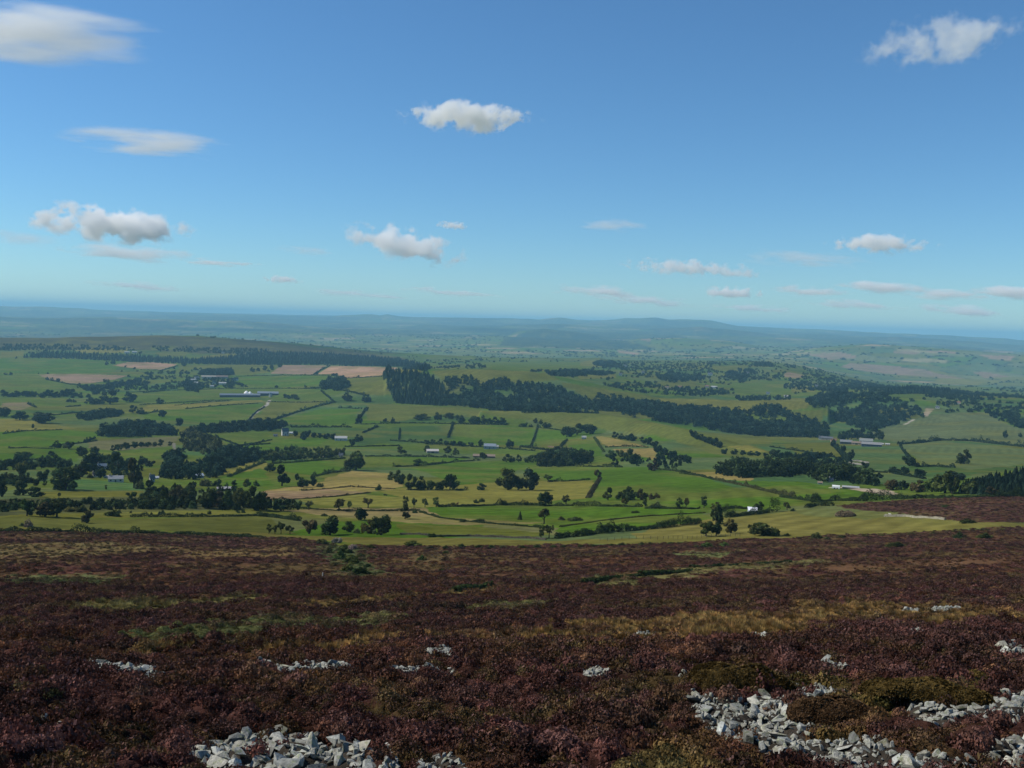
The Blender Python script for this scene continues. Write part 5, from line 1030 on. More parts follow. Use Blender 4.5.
wood('oak_wood', [(440, 405.5), (449, 390), (445, 381), (456, 385), (468, 391), (478, 389), (488, 382), (505, 381), (520, 384), (550, 386), (575, 391), (590, 395), (620, 399), (640, 401), (665, 406), (700, 407), (720, 410), (745, 413), (758, 407), (775, 405), (790, 414), (830, 437), (790, 437.5), (750, 436), (720, 432), (690, 426), (640, 419.5), (615, 412.5), (600, 413), (520, 413), (500, 411), (460, 406.5)], 11, 13, ['oak'], 'blue', 'broad dark oak wood clothing the whole slope behind the green spur')
wood('spur_wood', [(440, 379), (455, 375.5), (470, 377), (483, 384), (478, 387), (460, 384), (448, 382)], 11, 12, ['oak'], 'blue', 'small dark wood on the olive slope above the oak wood')
wood('hanger_wood', [(805, 402), (820, 396), (835, 394), (860, 396), (885, 396), (905, 404), (919, 411), (914, 418), (895, 425), (870, 431), (850, 426), (820, 414)], 12, 13, ['oak'], 'blue', 'dark hanging wood on the far slope above the hill farm')
wood('farm_slope_wood', [(780, 414), (800, 418), (822, 424), (835, 432), (820, 438), (790, 437), (775, 430)], 12, 12, ['oak'], 'blue', 'dark thicket beside the hill farm')
wood('conifer_slope', [(956, 494), (966, 489), (985, 481), (1005, 475), (1030, 471), (1100, 469), (1100, 496), (1024, 495), (985, 495)], 2.7, 4.6, ['pine'], 'blue', 'conifer covered slope rising at the edge beyond the heather patch')
wood('valley_wood', [(178, 441), (180, 433), (192, 429), (205, 436), (222, 444), (222, 452), (205, 456), (190, 452)], 10, 8, ['oak', 'bush'], 'olive', 'rounded bushy wood at the head of the little valley')
wood('valley_wood', [(160, 470), (166, 459), (175, 453), (184, 459), (182, 467), (200, 470), (198, 480), (165, 480)], 9, 10, ['oak'], 'blue', 'bluish dark wood behind the white cottage')
wood('valley_wood', [(205, 478), (203, 467), (212, 457), (228, 449), (255, 451), (264, 459), (250, 463), (228, 470), (215, 478)], 8, 9, ['oak', 'bush'], 'blue', 'long bushy wood slanting up the little valley side')
wood('dark_belt', [(713, 473), (735, 466), (780, 466), (815, 470), (850, 476), (880, 488), (845, 483), (800, 481), (757, 480), (722, 476)], 7, 10, ['oak'], 'dark', 'long dark belt of trees above the bright green field')
wood('round_copse', [(320, 389), (322, 385), (332, 382), (345, 382), (349, 387), (340, 391), (326, 391)], 10, 17, ['oak'], 'blue', 'round dark copse under the orange stubble field')
wood('upper_wood', [(100, 437), (104, 430), (120, 425), (150, 424), (172, 428), (176, 436), (140, 437.5)], 9, 11, ['oak'], 'blue', 'dark upper wood between the green fields and the olive field')
wood('angled_copse', [(77, 418), (82, 422), (96, 420), (122, 416), (122, 413), (104, 412), (92, 414)], 9, 10, ['oak'], 'blue', 'dark copse set aslant among the upper fields')
wood('field_belt', [(76, 388), (95, 392.5), (118, 388), (142, 382), (141, 380), (110, 384.5), (92, 387)], 9, 10, ['oak'], 'blue', 'dark sloping belt of trees below the brown field')
wood('village_wood', [(196, 375), (205, 371), (232, 370), (234, 375), (215, 377)], 10, 12, ['oak'], 'blue', 'dark wood sheltering the village roofs')
wood('village_trees', [(183, 386), (188, 378), (196, 380), (204, 388), (198, 393), (186, 391)], 13, 9, ['oak'], 'blue', 'loose trees at the end of the village')
wood('scrub_belt', [(-40, 506), (40, 503), (140, 503), (150, 504), (195, 509), (190, 513), (140, 509.5), (60, 511), (-40, 511)], 4.5, 3.4, ['bush', 'oak'], 'dark', 'dark scrub belt between the pasture and the moor edge strip')
wood('rough_scrub', [(100, 513), (140, 512), (200, 512.5), (258, 511.5), (255, 514), (180, 515.5), (105, 518)], 9, 2.2, ['bush'], 'dark', 'low rough scrub along the moor edge strip')
wood('thicket', [(140, 497), (165, 490), (195, 488), (196, 510), (140, 510)], 7, 4.5, ['oak', 'bush'], 'dark', 'dense dark thicket between the white cottage and the grass strip')
wood('thicket', [(198, 493), (225, 490), (266, 494), (272, 511), (200, 510)], 9, 4.5, ['oak', 'bush'], 'dark', 'dense undergrowth filling the big clump by the grass strip')
wood('tree_belt', [(262, 453), (290, 449), (345, 451), (345, 457), (300, 460), (262, 463)], 10, 6.5, ['oak', 'bush'], 'mid', 'bushy tree belt over the bright sloping pasture')
wood('tree_belt', [(195, 428), (235, 424), (272, 421), (290, 426), (268, 431), (198, 434)], 8, 9, ['oak'], 'blue', 'dark tree strip from the valley wood to the farm lane')
wood('tree_belt', [(538, 456), (560, 451), (592, 455), (590, 465), (560, 467), (538, 467)], 7, 8, ['oak'], 'dark', 'dark wooded strip along the bright pasture edge')
wood('tree_belt', [(612, 453), (640, 456), (660, 452), (690, 462), (680, 470), (650, 469), (615, 462)], 17, 6.5, ['oak', 'bush'], 'blue', 'loose dark wood in the dip under the tan fields')
wood('tree_belt', [(785, 456), (830, 456), (850, 466), (870, 474), (850, 474), (810, 464)], 15, 7, ['oak', 'bush'], 'blue', 'straggling trees above the dark belt')
wood('hamlet_trees', [(74, 470), (90, 458), (118, 458), (128, 468), (140, 470), (140, 478), (124, 478), (100, 474), (76, 478)], 11, 7, ['oak', 'bush'], 'blue', 'dark trees and shrubs packed among the hamlet houses')
wood('pasture_scrub', [(-20, 465), (40, 462), (72, 463), (70, 468), (30, 470), (-20, 472)], 7, 6, ['oak', 'bush'], 'dark', 'dark scrub knitting the pasture tree row together')
wood('pasture_scrub', [(-20, 481), (30, 480), (34, 484), (20, 487), (-20, 486)], 6, 5, ['oak', 'bush'], 'dark', 'dark scrub below the tall light green tree')
for i, (p, sp, h, lab) in enumerate([
 ([(592, 365), (600, 361), (612, 362), (622, 366), (610, 368)], 15, 14, 'far small dark copse on the ridge crest'), ([(655, 378), (672, 373), (700, 374), (702, 381), (670, 383)], 18, 12, 'far dark wood among the scattered white farms'),
 ([(722, 377), (732, 370), (755, 370), (762, 380), (740, 383)], 18, 12, 'far dark wood on the knoll side'), ([(548, 376), (560, 371), (600, 372), (616, 374), (600, 376), (575, 377)], 16, 11, 'far dark wood strip beyond the spur top'), ([(750, 366.5), (758, 363.5), (772, 364), (773, 367)], 13, 14, 'small dark conifer block on the knoll top'),
 ([(600, 386), (640, 385), (690, 388), (735, 394), (700, 397), (650, 394), (610, 389)], 19, 10, 'far wooded lane below the white farms'), ([(735, 398), (790, 397), (790, 400), (740, 401)], 18, 10, 'far dark tree belt above the oak wood'), ([(884, 392), (910, 389), (950, 392), (952, 395), (915, 394), (884, 395)], 15, 14, 'long dark conifer strip under the patchwork hill'),
 ([(984, 411), (1000, 412), (1024, 420), (1060, 426), (1060, 432), (1020, 428), (995, 420)], 15, 11, 'dark wood slanting down at the edge of the far hillside'), ([(784, 384), (812, 385), (850, 388), (848, 392), (815, 391), (784, 389)], 18, 10, 'far tree belt on the hill shoulder'), ([(930, 404), (950, 402), (985, 404), (984, 408), (950, 409)], 18, 10, 'trees round the far white house')]):
    wood('far_wood', p, sp, h, ['oak'] if 'conifer' not in lab else ['pine'], 'blue', lab)
def far_hedgerows():
    n = 120000; az = rng.uniform(-R(33), R(33), n); d = np.exp(rng.uniform(math.log(2600), math.log(15000), n))
    X = np.sin(az) * d; Y = np.cos(az) * d; ca, sa = math.cos(.4), math.sin(.4)
    near = d < 6300
    u1, u2, _ = voronoi((X * ca + Y * sa) / 215, (Y * ca - X * sa) / 150, 3); v1, v2, _ = voronoi((X * ca + Y * sa) / 430, (Y * ca - X * sa) / 300, 13)
    e = np.where(near, u2 - u1, v2 - v1)
    clump = fbm(X / 700, Y / 700, 91, 3)
    ok = (e < .045) & (clump > .40) | (clump > .60) & (rng.random(n) < .30) & (d < 8000)
    bare = np.zeros(n, bool)
    for pts, q in FIELDS: bare |= inside(wpoly(pts, 2), X, Y)
    ok &= ~bare
    X, Y, d = X[ok], Y[ok], d[ok]; n = len(X); print('far trees', n)
    h = rng.uniform(6, 12, n) * (1 + .5 * sstep(7000, 11000, d)); wd = h * rng.uniform(.9, 1.5, n) * (1 + 1.0 * sstep(7000, 11000, d))
    protos = LOWP['oak']
    c = np.array(TONE['blue']) * rng.uniform(.7, 1.4, n)[:, None]
    scatter('far_hedgerow_trees', np.stack([X, Y, ground_z(X, Y) - .4], 1), np.stack([np.zeros(n), np.zeros(n), rng.uniform(0, 6.28, n)], 1), np.stack([wd, wd, h], 1), rng.integers(0, 3, n), c, protos, 'countless tiny dark trees along the hedges of the far farmland', 'trees')
far_hedgerows()

# ------------------------------------------------------------------ hedges
def hedge(pts, h, w, tone, label, name='hedge'):
    P = []
    for (x0, y0), (x1, y1) in zip(pts[:-1], pts[1:]):
        k = max(2, int(abs(x1 - x0) / 3) + 1)
        for i in range(k): P.append(hit(x0 + (x1 - x0) * i / k, y0 + (y1 - y0) * i / k)[:2])
    P.append(hit(*pts[-1])[:2]); P = np.array(P)
    s = np.concatenate([[0], np.cumsum(np.hypot(*np.diff(P, axis=0).T))]); Lh = s[-1]; dist = np.hypot(*P.mean(0))
    lf = max(.28, .00055 * dist); n = int(min(9000, max(60, Lh * (h + w) * 1.1 / (lf * lf) * 1.3)))
    q = rng.uniform(0, Lh, n); X = np.interp(q, s, P[:, 0]); Y = np.interp(q, s, P[:, 1])
    hh = h * (.5 + 1.0 * fbm(q / 4.5, q * 0 + sum(map(ord, label)) % 97, 5, 3)) * np.where(fbm(q / 16, q * 0 + 3.3, 9, 2) < .33, .6, 1.0) * (1 + 1.3 * sstep(.60, .70, fbm(q / 9, q * 0 + sum(map(ord, label)) % 53, 13, 2)))
    th = rng.uniform(-.15, math.pi + .15, n); rr = rng.uniform(.6, 1.0, n)
    lat = np.cos(th) * w * .5 * rr; up = np.abs(np.sin(th)) ** .7 * hh * rr
    tx = np.interp(q + .5, s, P[:, 0]) - np.interp(q - .5, s, P[:, 0]); ty = np.interp(q + .5, s, P[:, 1]) - np.interp(q - .5, s, P[:, 1]); tl = np.hypot(tx, ty) + 1e-6
    nx, ny = -ty / tl, tx / tl
    X = X + nx * lat; Y = Y + ny * lat; Z = ground_z(X, Y) + up
    o0 = np.array([P[:, 0].mean(), P[:, 1].mean(), 0.0]); o0[2] = float(ground_z(o0[0], o0[1])[0])
    C = np.stack([X, Y, Z], 1) - o0
    Nn = np.stack([nx * np.cos(th), ny * np.cos(th), np.sin(th) + .1], 1) + rng.normal(size=(n, 3)) * .45
    me = crown_mesh(name, (leaf_quads(C, Nn, lf * rng.uniform(.8, 1.6, n)), .6 + .9 * fbm(q / 2.5, q * 0 + 7.7, 21, 3)), LEAF_O)
    o = link(bpy.data.objects.new(name, me)); o.location = o0; c = TONE[tone]; v = random.uniform(.85, 1.1); o.color = (c[0] * v, c[1] * v, c[2] * v, 1)
    return tag(o, label, 'hedge')
for pts, h, w, t, lab in [
 ([(-30, 531), (0, 531.3), (60, 531.8), (130, 533), (200, 535), (262, 537.5)], 1.3, 2.2, 'dark', 'long low dark hedge dividing the grass strip from the moor'),
 ([(130, 517), (200, 517), (262, 516)], 1.2, 1.6, 'dark', 'low dark hedge across the grass strip under the big clump'), ([(258, 516), (280, 518), (300, 521)], 2.2, 4, 'dark', 'thick dark scrub hedge slanting below the row in the rough grass'),
 ([(300, 508.5), (340, 511), (400, 511), (420, 511)], .9, 1.6, 'dark', 'thin dark hedge line under the olive field trees'), ([(265, 500), (300, 499), (332, 497), (370, 493)], .8, 1.6, 'brown', 'low brown bank line along the foot of the tan field'),
 ([(437, 507), (470, 506.5), (500, 505.5), (528, 505)], 2.0, 2.2, 'dark', 'dark hedge along the top of the narrow green field'), ([(524, 505), (545, 506), (570, 506), (610, 506.5), (642, 507)], 1.5, 2, 'dark', 'dark hedge running past the solid dark round tree'), ([(646, 508.5), (690, 509), (700, 509)], 1.6, 2, 'dark', 'dark hedge between the island clump and the twin trees'), ([(722, 509.5), (735, 508.5), (748, 509)], 1.9, 2.2, 'dark', 'short dark hedge leading up to the white roofed hut'),
 ([(556, 538), (566, 537), (576, 537)], 2.2, 3, 'dark', 'short thick dark bushy hedge starting the long hedge'), ([(575, 537), (595, 534), (612, 531)], 2.7, 3.2, 'dark', 'thick dark hedge stretch with a rounded top on the moor edge field'), ([(614, 532), (640, 530), (670, 527), (700, 523)], 2.6, 3, 'dark', 'long thick dark hedge climbing towards the hut'), ([(724, 518), (745, 515.5), (765, 513), (779, 511.5)], 2.9, 3, 'dark', 'thick dark hedge running just below the hut'),
 ([(548, 482), (565, 481.5), (590, 480)], 1.8, 2.2, 'dark', 'short dark hedge above the straw field beside the loose green tree'), ([(600, 478), (594, 488), (588, 498)], 1.2, 4, 'brown', 'brown rough boundary bank between the straw and green fields'),
 ([(393, 467), (410, 466.5), (430, 465), (455, 462), (480, 460.5)], 2.2, 2.4, 'dark', 'dark curving hedge dividing the two bright pastures'), ([(407, 490), (440, 490.5), (468, 490)], 1.2, 2.2, 'dark', 'low dark hedge under the clump along the pasture foot'), ([(312, 477), (330, 473), (350, 471)], 2.0, 3, 'mid', 'rough hedge along the top edge of the tan slope'),
 ([(575, 466.5), (600, 467), (622, 467.5)], 2.0, 2.5, 'dark', 'dark hedge along the pasture below the small wood'), ([(605, 447.5), (625, 446.5), (648, 447.5)], 2.2, 2.6, 'dark', 'dark hedge dividing the two tan fields'), ([(538, 425), (535, 436), (531, 446)], 2.4, 3.4, 'dark', 'dark cross hedge between the two spur fields'), ([(567, 440), (560, 448)], 2.6, 3.4, 'dark', 'short dark cross hedge by the farm copse'), ([(594, 438), (604, 452)], 2.2, 3.4, 'mid', 'hedge dropping from the copse to the wood'),
 ([(520, 447), (545, 450), (570, 452)], 3, 4, 'blue', 'dark tall hedge above the small wood'), ([(390, 423), (430, 423.5), (470, 424.5), (507, 425)], 2.4, 3, 'blue', 'dark hedge under the spur row'), ([(453, 424), (451, 430), (448, 438)], 2.6, 4, 'blue', 'dark cross hedge joining the spur row and the barns'), ([(390, 440.5), (420, 443), (450, 445), (480, 447), (535, 451)], 2.6, 3, 'blue', 'dark hedge running behind the barns'),
 ([(650, 469.5), (665, 470), (690, 473)], 2.2, 2.6, 'dark', 'dark hedge above the big green field below the tan strip'), ([(680, 473.5), (700, 476), (715, 480)], 1.8, 2.4, 'dark', 'hedge bending down the top of the big green field'), ([(715, 480), (740, 485), (765, 491), (795, 498)], 1.8, 2.4, 'olive', 'brownish hedge between the big green field and the bright field'), ([(780, 497), (800, 499.5), (815, 502)], 1.6, 2.4, 'dark', 'hedge at the near end of the bright green field'),
 ([(812, 503), (835, 500.5), (860, 501), (890, 499.5), (925, 498)], 2.4, 4, 'dark', 'dark scrubby hedge between the bright field and the heather patch'), ([(925, 498), (960, 497.5), (1030, 496)], 1.8, 3, 'dark', 'dark hedge along the top of the heather patch'), ([(806, 508), (815, 505.5), (832, 506)], 1.8, 3, 'dark', 'short bushy hedge beside the pale mound'),
 ([(898, 444.5), (915, 443.5), (940, 440.5), (970, 441), (1000, 444.5), (1030, 448)], 5, 6, 'blue', 'long thick dark hedge curving across the far green hillside'), ([(832, 444), (842, 455), (850, 463)], 4, 5, 'blue', 'slanting dark hedge below the hill farm'), ([(900, 446), (907, 456), (915, 466)], 2, 3, 'blue', 'thin hedge dropping down the far hillside'), ([(918, 467), (935, 466.5), (955, 468)], 2, 3, 'blue', 'thin dark hedge past the hedge bend tree'),
 ([(272, 421), (295, 413), (318, 406.5), (336, 402)], 4, 6, 'blue', 'thick dark hedge climbing from the wood strip to the lane'), ([(338, 408), (362, 409)], 3, 3.5, 'blue', 'dark hedge over the enclosed green field'), ([(366, 409), (362, 415), (356, 424)], 3, 5, 'blue', 'bushy cross hedge beside the enclosed green field'), ([(290, 427.5), (320, 427.5), (352, 427.5)], 4, 5, 'blue', 'dark hedge under the enclosed green field'), ([(360, 424.5), (400, 423.5)], 2.2, 3, 'blue', 'thin dark hedge running on to the spur'), ([(363, 433), (378, 426.5)], 3, 4, 'blue', 'short slanting hedge above the long white house'),
 ([(321, 391), (327, 396), (334, 402)], 3, 4, 'blue', 'hedge dropping from the round copse to the lane'), ([(340, 390), (352, 392.5), (368, 396.5)], 4, 5, 'blue', 'dark hedge running out from the round copse'), ([(304, 389), (322, 388)], 5, 7, 'blue', 'thick low hedge beside the round copse'), ([(313, 375), (321, 370), (330, 366)], 2.5, 5, 'blue', 'dark hedge parting the two orange brown fields'), ([(345, 378.5), (365, 377.5), (384, 376.5)], 2.5, 4, 'blue', 'dark line of hedge under the orange stubble field'),
 ([(185, 409), (225, 405.5), (258, 403.5)], 2, 2.5, 'blue', 'thin dark hedge under the straw strip'), ([(233, 447), (255, 443.5), (272, 440)], 2, 2.5, 'blue', 'thin dark hedge below the white farmhouse'), ([(249, 420), (256, 412), (265, 407)], 2, 3, 'blue', 'hedge along the pale farm lane'), ([(143, 393), (165, 391)], 3, 4, 'blue', 'bushy hedge in the green below the village, first of two'), ([(160, 390), (178, 389)], 3, 4, 'blue', 'bushy hedge in the green below the village, second of two'), ([(130, 386), (148, 382)], 4, 7, 'blue', 'dark hedge at the end of the sloping belt'),
 ([(3, 434), (25, 431), (62, 430)], 1.8, 2.5, 'blue', 'thin dark hedge below the straw field'), ([(8, 448.5), (28, 448), (55, 449)], 1.4, 2, 'blue', 'broken dark hedge across the wide green field'), ([(84, 443), (95, 438)], 2.4, 3, 'blue', 'short slanting hedge beside the olive field'), ([(52, 415.5), (75, 413), (95, 412)], 2.4, 3.5, 'blue', 'dark hedge leading to the aslant copse'), ([(66, 407), (80, 406)], 2.8, 5, 'blue', 'short bushy hedge in the upper green field'), ([(28, 404), (36, 407.5)], 2.8, 5, 'blue', 'short bushy hedge by the brown patch'), ([(48, 380), (70, 384.5), (85, 386)], 2.4, 5, 'blue', 'dark hedge under the first brown field'), ([(140, 370), (162, 370.5), (178, 366)], 2.0, 4, 'blue', 'dark hedge under the upper brown field'), ([(144, 414), (158, 411.5)], 2.5, 4, 'blue', 'dark hedge joining the straw field trees'), ([(175, 405.5), (200, 403), (230, 401)], 1.6, 2.5, 'blue', 'broken hedge above the straw strip'),
 ([(582, 585), (600, 581), (625, 577.5), (640, 576)], .8, 1.6, 'dark', 'dark heather bank line across the moor, first stretch'), ([(640, 576), (665, 574), (690, 571)], .8, 1.6, 'dark', 'dark heather bank line across the moor, second stretch'), ([(455, 592), (470, 589), (490, 587)], .7, 1.6, 'dark', 'dark heather bank line on the moor beside the gorse patch slope'), ([(690, 568), (740, 565), (790, 562)], .6, 1.4, 'dark', 'dark heather bank line further along the moor'),
 ([(236, 376.5), (280, 375.5), (330, 375.5)], 2, 3, 'blue', 'thin hedge under the pink brown field'), ([(130, 392.5), (185, 390), (240, 388.5)], 2, 3, 'blue', 'thin broken hedge in the green below the village'), ([(240, 388.5), (285, 388.5), (322, 389)], 2, 3, 'blue', 'thin hedge just above the white dome'), ([(140, 405), (190, 402), (232, 400)], 2, 3, 'blue', 'thin hedge over the straw strip'), ([(268, 402), (300, 402.5), (332, 402)], 1.8, 2.6, 'blue', 'thin hedge between the lane and the copse hedge'),
 ([(345, 447), (372, 446.5), (400, 446)], 2.2, 3, 'blue', 'dark hedge past the long white house'), ([(365, 456.5), (393, 456.5), (430, 457), (470, 458.5)], 2, 2.6, 'blue', 'dark hedge along the top of the bright pasture below the barns'), ([(400, 430), (399, 440)], 2.2, 3.4, 'blue', 'short cross hedge in the green before the spur'), ([(536, 427.5), (550, 429), (565, 431)], 2, 3, 'blue', 'short hedge joining the spur fields'), ([(0, 463), (30, 460.5), (55, 459)], 2, 3, 'blue', 'dark hedge behind the pasture tree row'), ([(97, 441), (75, 444), (50, 447)], 1.6, 2.4, 'blue', 'thin hedge between the two wide green fields'),
 ([(770, 447), (805, 452), (842, 459)], 2.2, 3, 'blue', 'thin hedge on the field below the hill farm'), ([(850, 470.5), (890, 473), (925, 479)], 2.2, 3, 'blue', 'thin hedge in the hollow below the hillside'), ([(272, 464), (300, 462), (345, 458.5)], 2.2, 3, 'mid', 'hedge along the head of the bright sloping pasture'), ([(228, 477), (245, 470), (265, 462)], 1.8, 3, 'mid', 'hedge up the side of the little valley'), ([(206, 434), (240, 446), (270, 444)], 2, 3, 'blue', 'hedge round the green field under the farm lane'), ([(300, 491), (350, 487), (395, 489)], .6, 1.4, 'brown', 'faint brown bank across the tan slope'), ([(420, 512), (440, 518), (480, 523), (545, 528)], .8, 1.6, 'dark', 'thin dark line edging the narrow green field'), ([(560, 527), (600, 521), (650, 516), (705, 513)], .6, 1.6, 'olive', 'faint rough line across the lower green fields'),
]: hedge(pts, h, w, t, lab)
# ------------------------------------------------------------------ houses, barns, walls, animals
MC = {}
def colmat(name, c, rough=.85, spec=.2, var=.18, scale=1.2):
    k = (name, tuple(c))
    if k not in MC: MC[k] = simple_mat(name, c, rough, spec, var, scale)
    return MC[k]
WHITE = (.50, .49, .46); CREAM = (.55, .50, .42); STONE = (.30, .27, .23); GREYW = (.34, .34, .33); DARKW = (.07, .08, .10); PINK = (.46, .33, .27)
SLATE = (.10, .11, .13); PALE = (.36, .36, .35); TILE = (.22, .12, .09); RUST = (.20, .15, .11); BLUER = (.20, .24, .29); SHEET = (.48, .50, .52)
GLASS = simple_mat('window_glass', (.03, .04, .05), .15, .5, .1)
def frame_at(px, py, rot):
    X, Y, Z, d = hit(px, py); az = math.atan2(X, Y)
    return X, Y, Z, d, -az + rot
def bxs(V, Fc, x0, x1, y0, y1, z0, z1):
    i = len(V); V += [(x, y, z) for x in (x0, x1) for y in (y0, y1) for z in (z0, z1)]
    Fc += [(i, i + 1, i + 3, i + 2), (i + 4, i + 6, i + 7, i + 5), (i, i + 4, i + 5, i + 1), (i + 2, i + 3, i + 7, i + 6), (i, i + 2, i + 6, i + 4), (i + 1, i + 5, i + 7, i + 3)]
def building(name, px, py, wpx, hpx, rot, wall, roof, label, deep=.5, nwin=3, chim=1, door=True, eave=.58, group=None, cat=None):
    X, Y, Z, d, rz = frame_at(px, py, R(rot)); w = wpx * d / FPX; h = hpx * d / FPX; dp = max(w * deep, 2.2); dp = min(dp, 14); he = h * eave
    root = link(bpy.data.objects.new(name, None)); root.location = (X, Y, Z); root.rotation_euler = (0, 0, rz); root.empty_display_size = .1
    tag(root, label, cat or {'cottage': 'house', 'farmhouse': 'house', 'house': 'house'}.get(name, 'barn' if 'barn' in name else 'shed'), group)
    a, b, z0 = w / 2, dp / 2, -2.5
    V = [(-a, -b, z0), (a, -b, z0), (a, b, z0), (-a, b, z0), (-a, -b, he), (a, -b, he), (a, b, he), (-a, b, he), (-a, 0, h - .12), (a, 0, h - .12)]
    mesh_obj('wall', V, [(0, 1, 5, 4), (2, 3, 7, 6), (1, 2, 6, 9, 5), (3, 0, 4, 8, 7), (4, 5, 9, 8), (6, 7, 8, 9)], colmat('wall_render', wall), root)
    V, Fc = [], []; o = .35; t = .16; sl = (h - he) / b
    for s in (-1, 1):
        i = len(V); ye = s * (b + o); ze = he - o * sl + .03; zr = h + .03
        V += [(-a - o, ye, ze), (a + o, ye, ze), (a + o, 0, zr), (-a - o, 0, zr), (-a - o, ye, ze + t), (a + o, ye, ze + t), (a + o, 0, zr + t), (-a - o, 0, zr + t)]
        Fc += [(i, i + 1, i + 2, i + 3), (i + 4, i + 7, i + 6, i + 5), (i, i + 4, i + 5, i + 1), (i, i + 3, i + 7, i + 4), (i + 1, i + 5, i + 6, i + 2)]
    rf = mesh_obj('roof', V, Fc, colmat('roofing', roof, .7, .3), root)
    for k in range(chim):
        V, Fc = [], []; cx = (-a * .82 if k == 0 else a * .82); bxs(V, Fc, cx - .45, cx + .45, -.4, .4, h - .5, h + 1.1); bxs(V, Fc, cx - .2, cx + .2, -.2, .2, h + 1.1, h + 1.45)
        mesh_obj('chimney', V, Fc, colmat('chimney_stone', STONE), rf)
    for k in range(nwin):
        u = -a + w * (k + .5) / nwin
        if door and k == nwin // 2: continue
        wv = min(.6, w / nwin * .3); V, Fc = [], []; bxs(V, Fc, u - wv, u + wv, -b - .02, -b + .1, he * .42, he * .78); wo_ = mesh_obj('window', V, Fc, GLASS, root)
        V, Fc = [], []; bxs(V, Fc, u - wv - .1, u + wv + .1, -b - .10, -b - .021, he * .38, he * .42); mesh_obj('sill', V, Fc, colmat('sill_stone', CREAM), wo_)
    if door:
        u = -a + w * (nwin // 2 + .5) / max(nwin, 1); V, Fc = [], []; dw = .5 if name in ('cottage', 'farmhouse', 'house') else min(2.0, w * .2)
        bxs(V, Fc, u - dw, u + dw, -b - .03, -b + .1, 0, min(he * .75, 3.2)); mesh_obj('door', V, Fc, colmat('door_paint', (.06, .07, .06)), root)
    return root
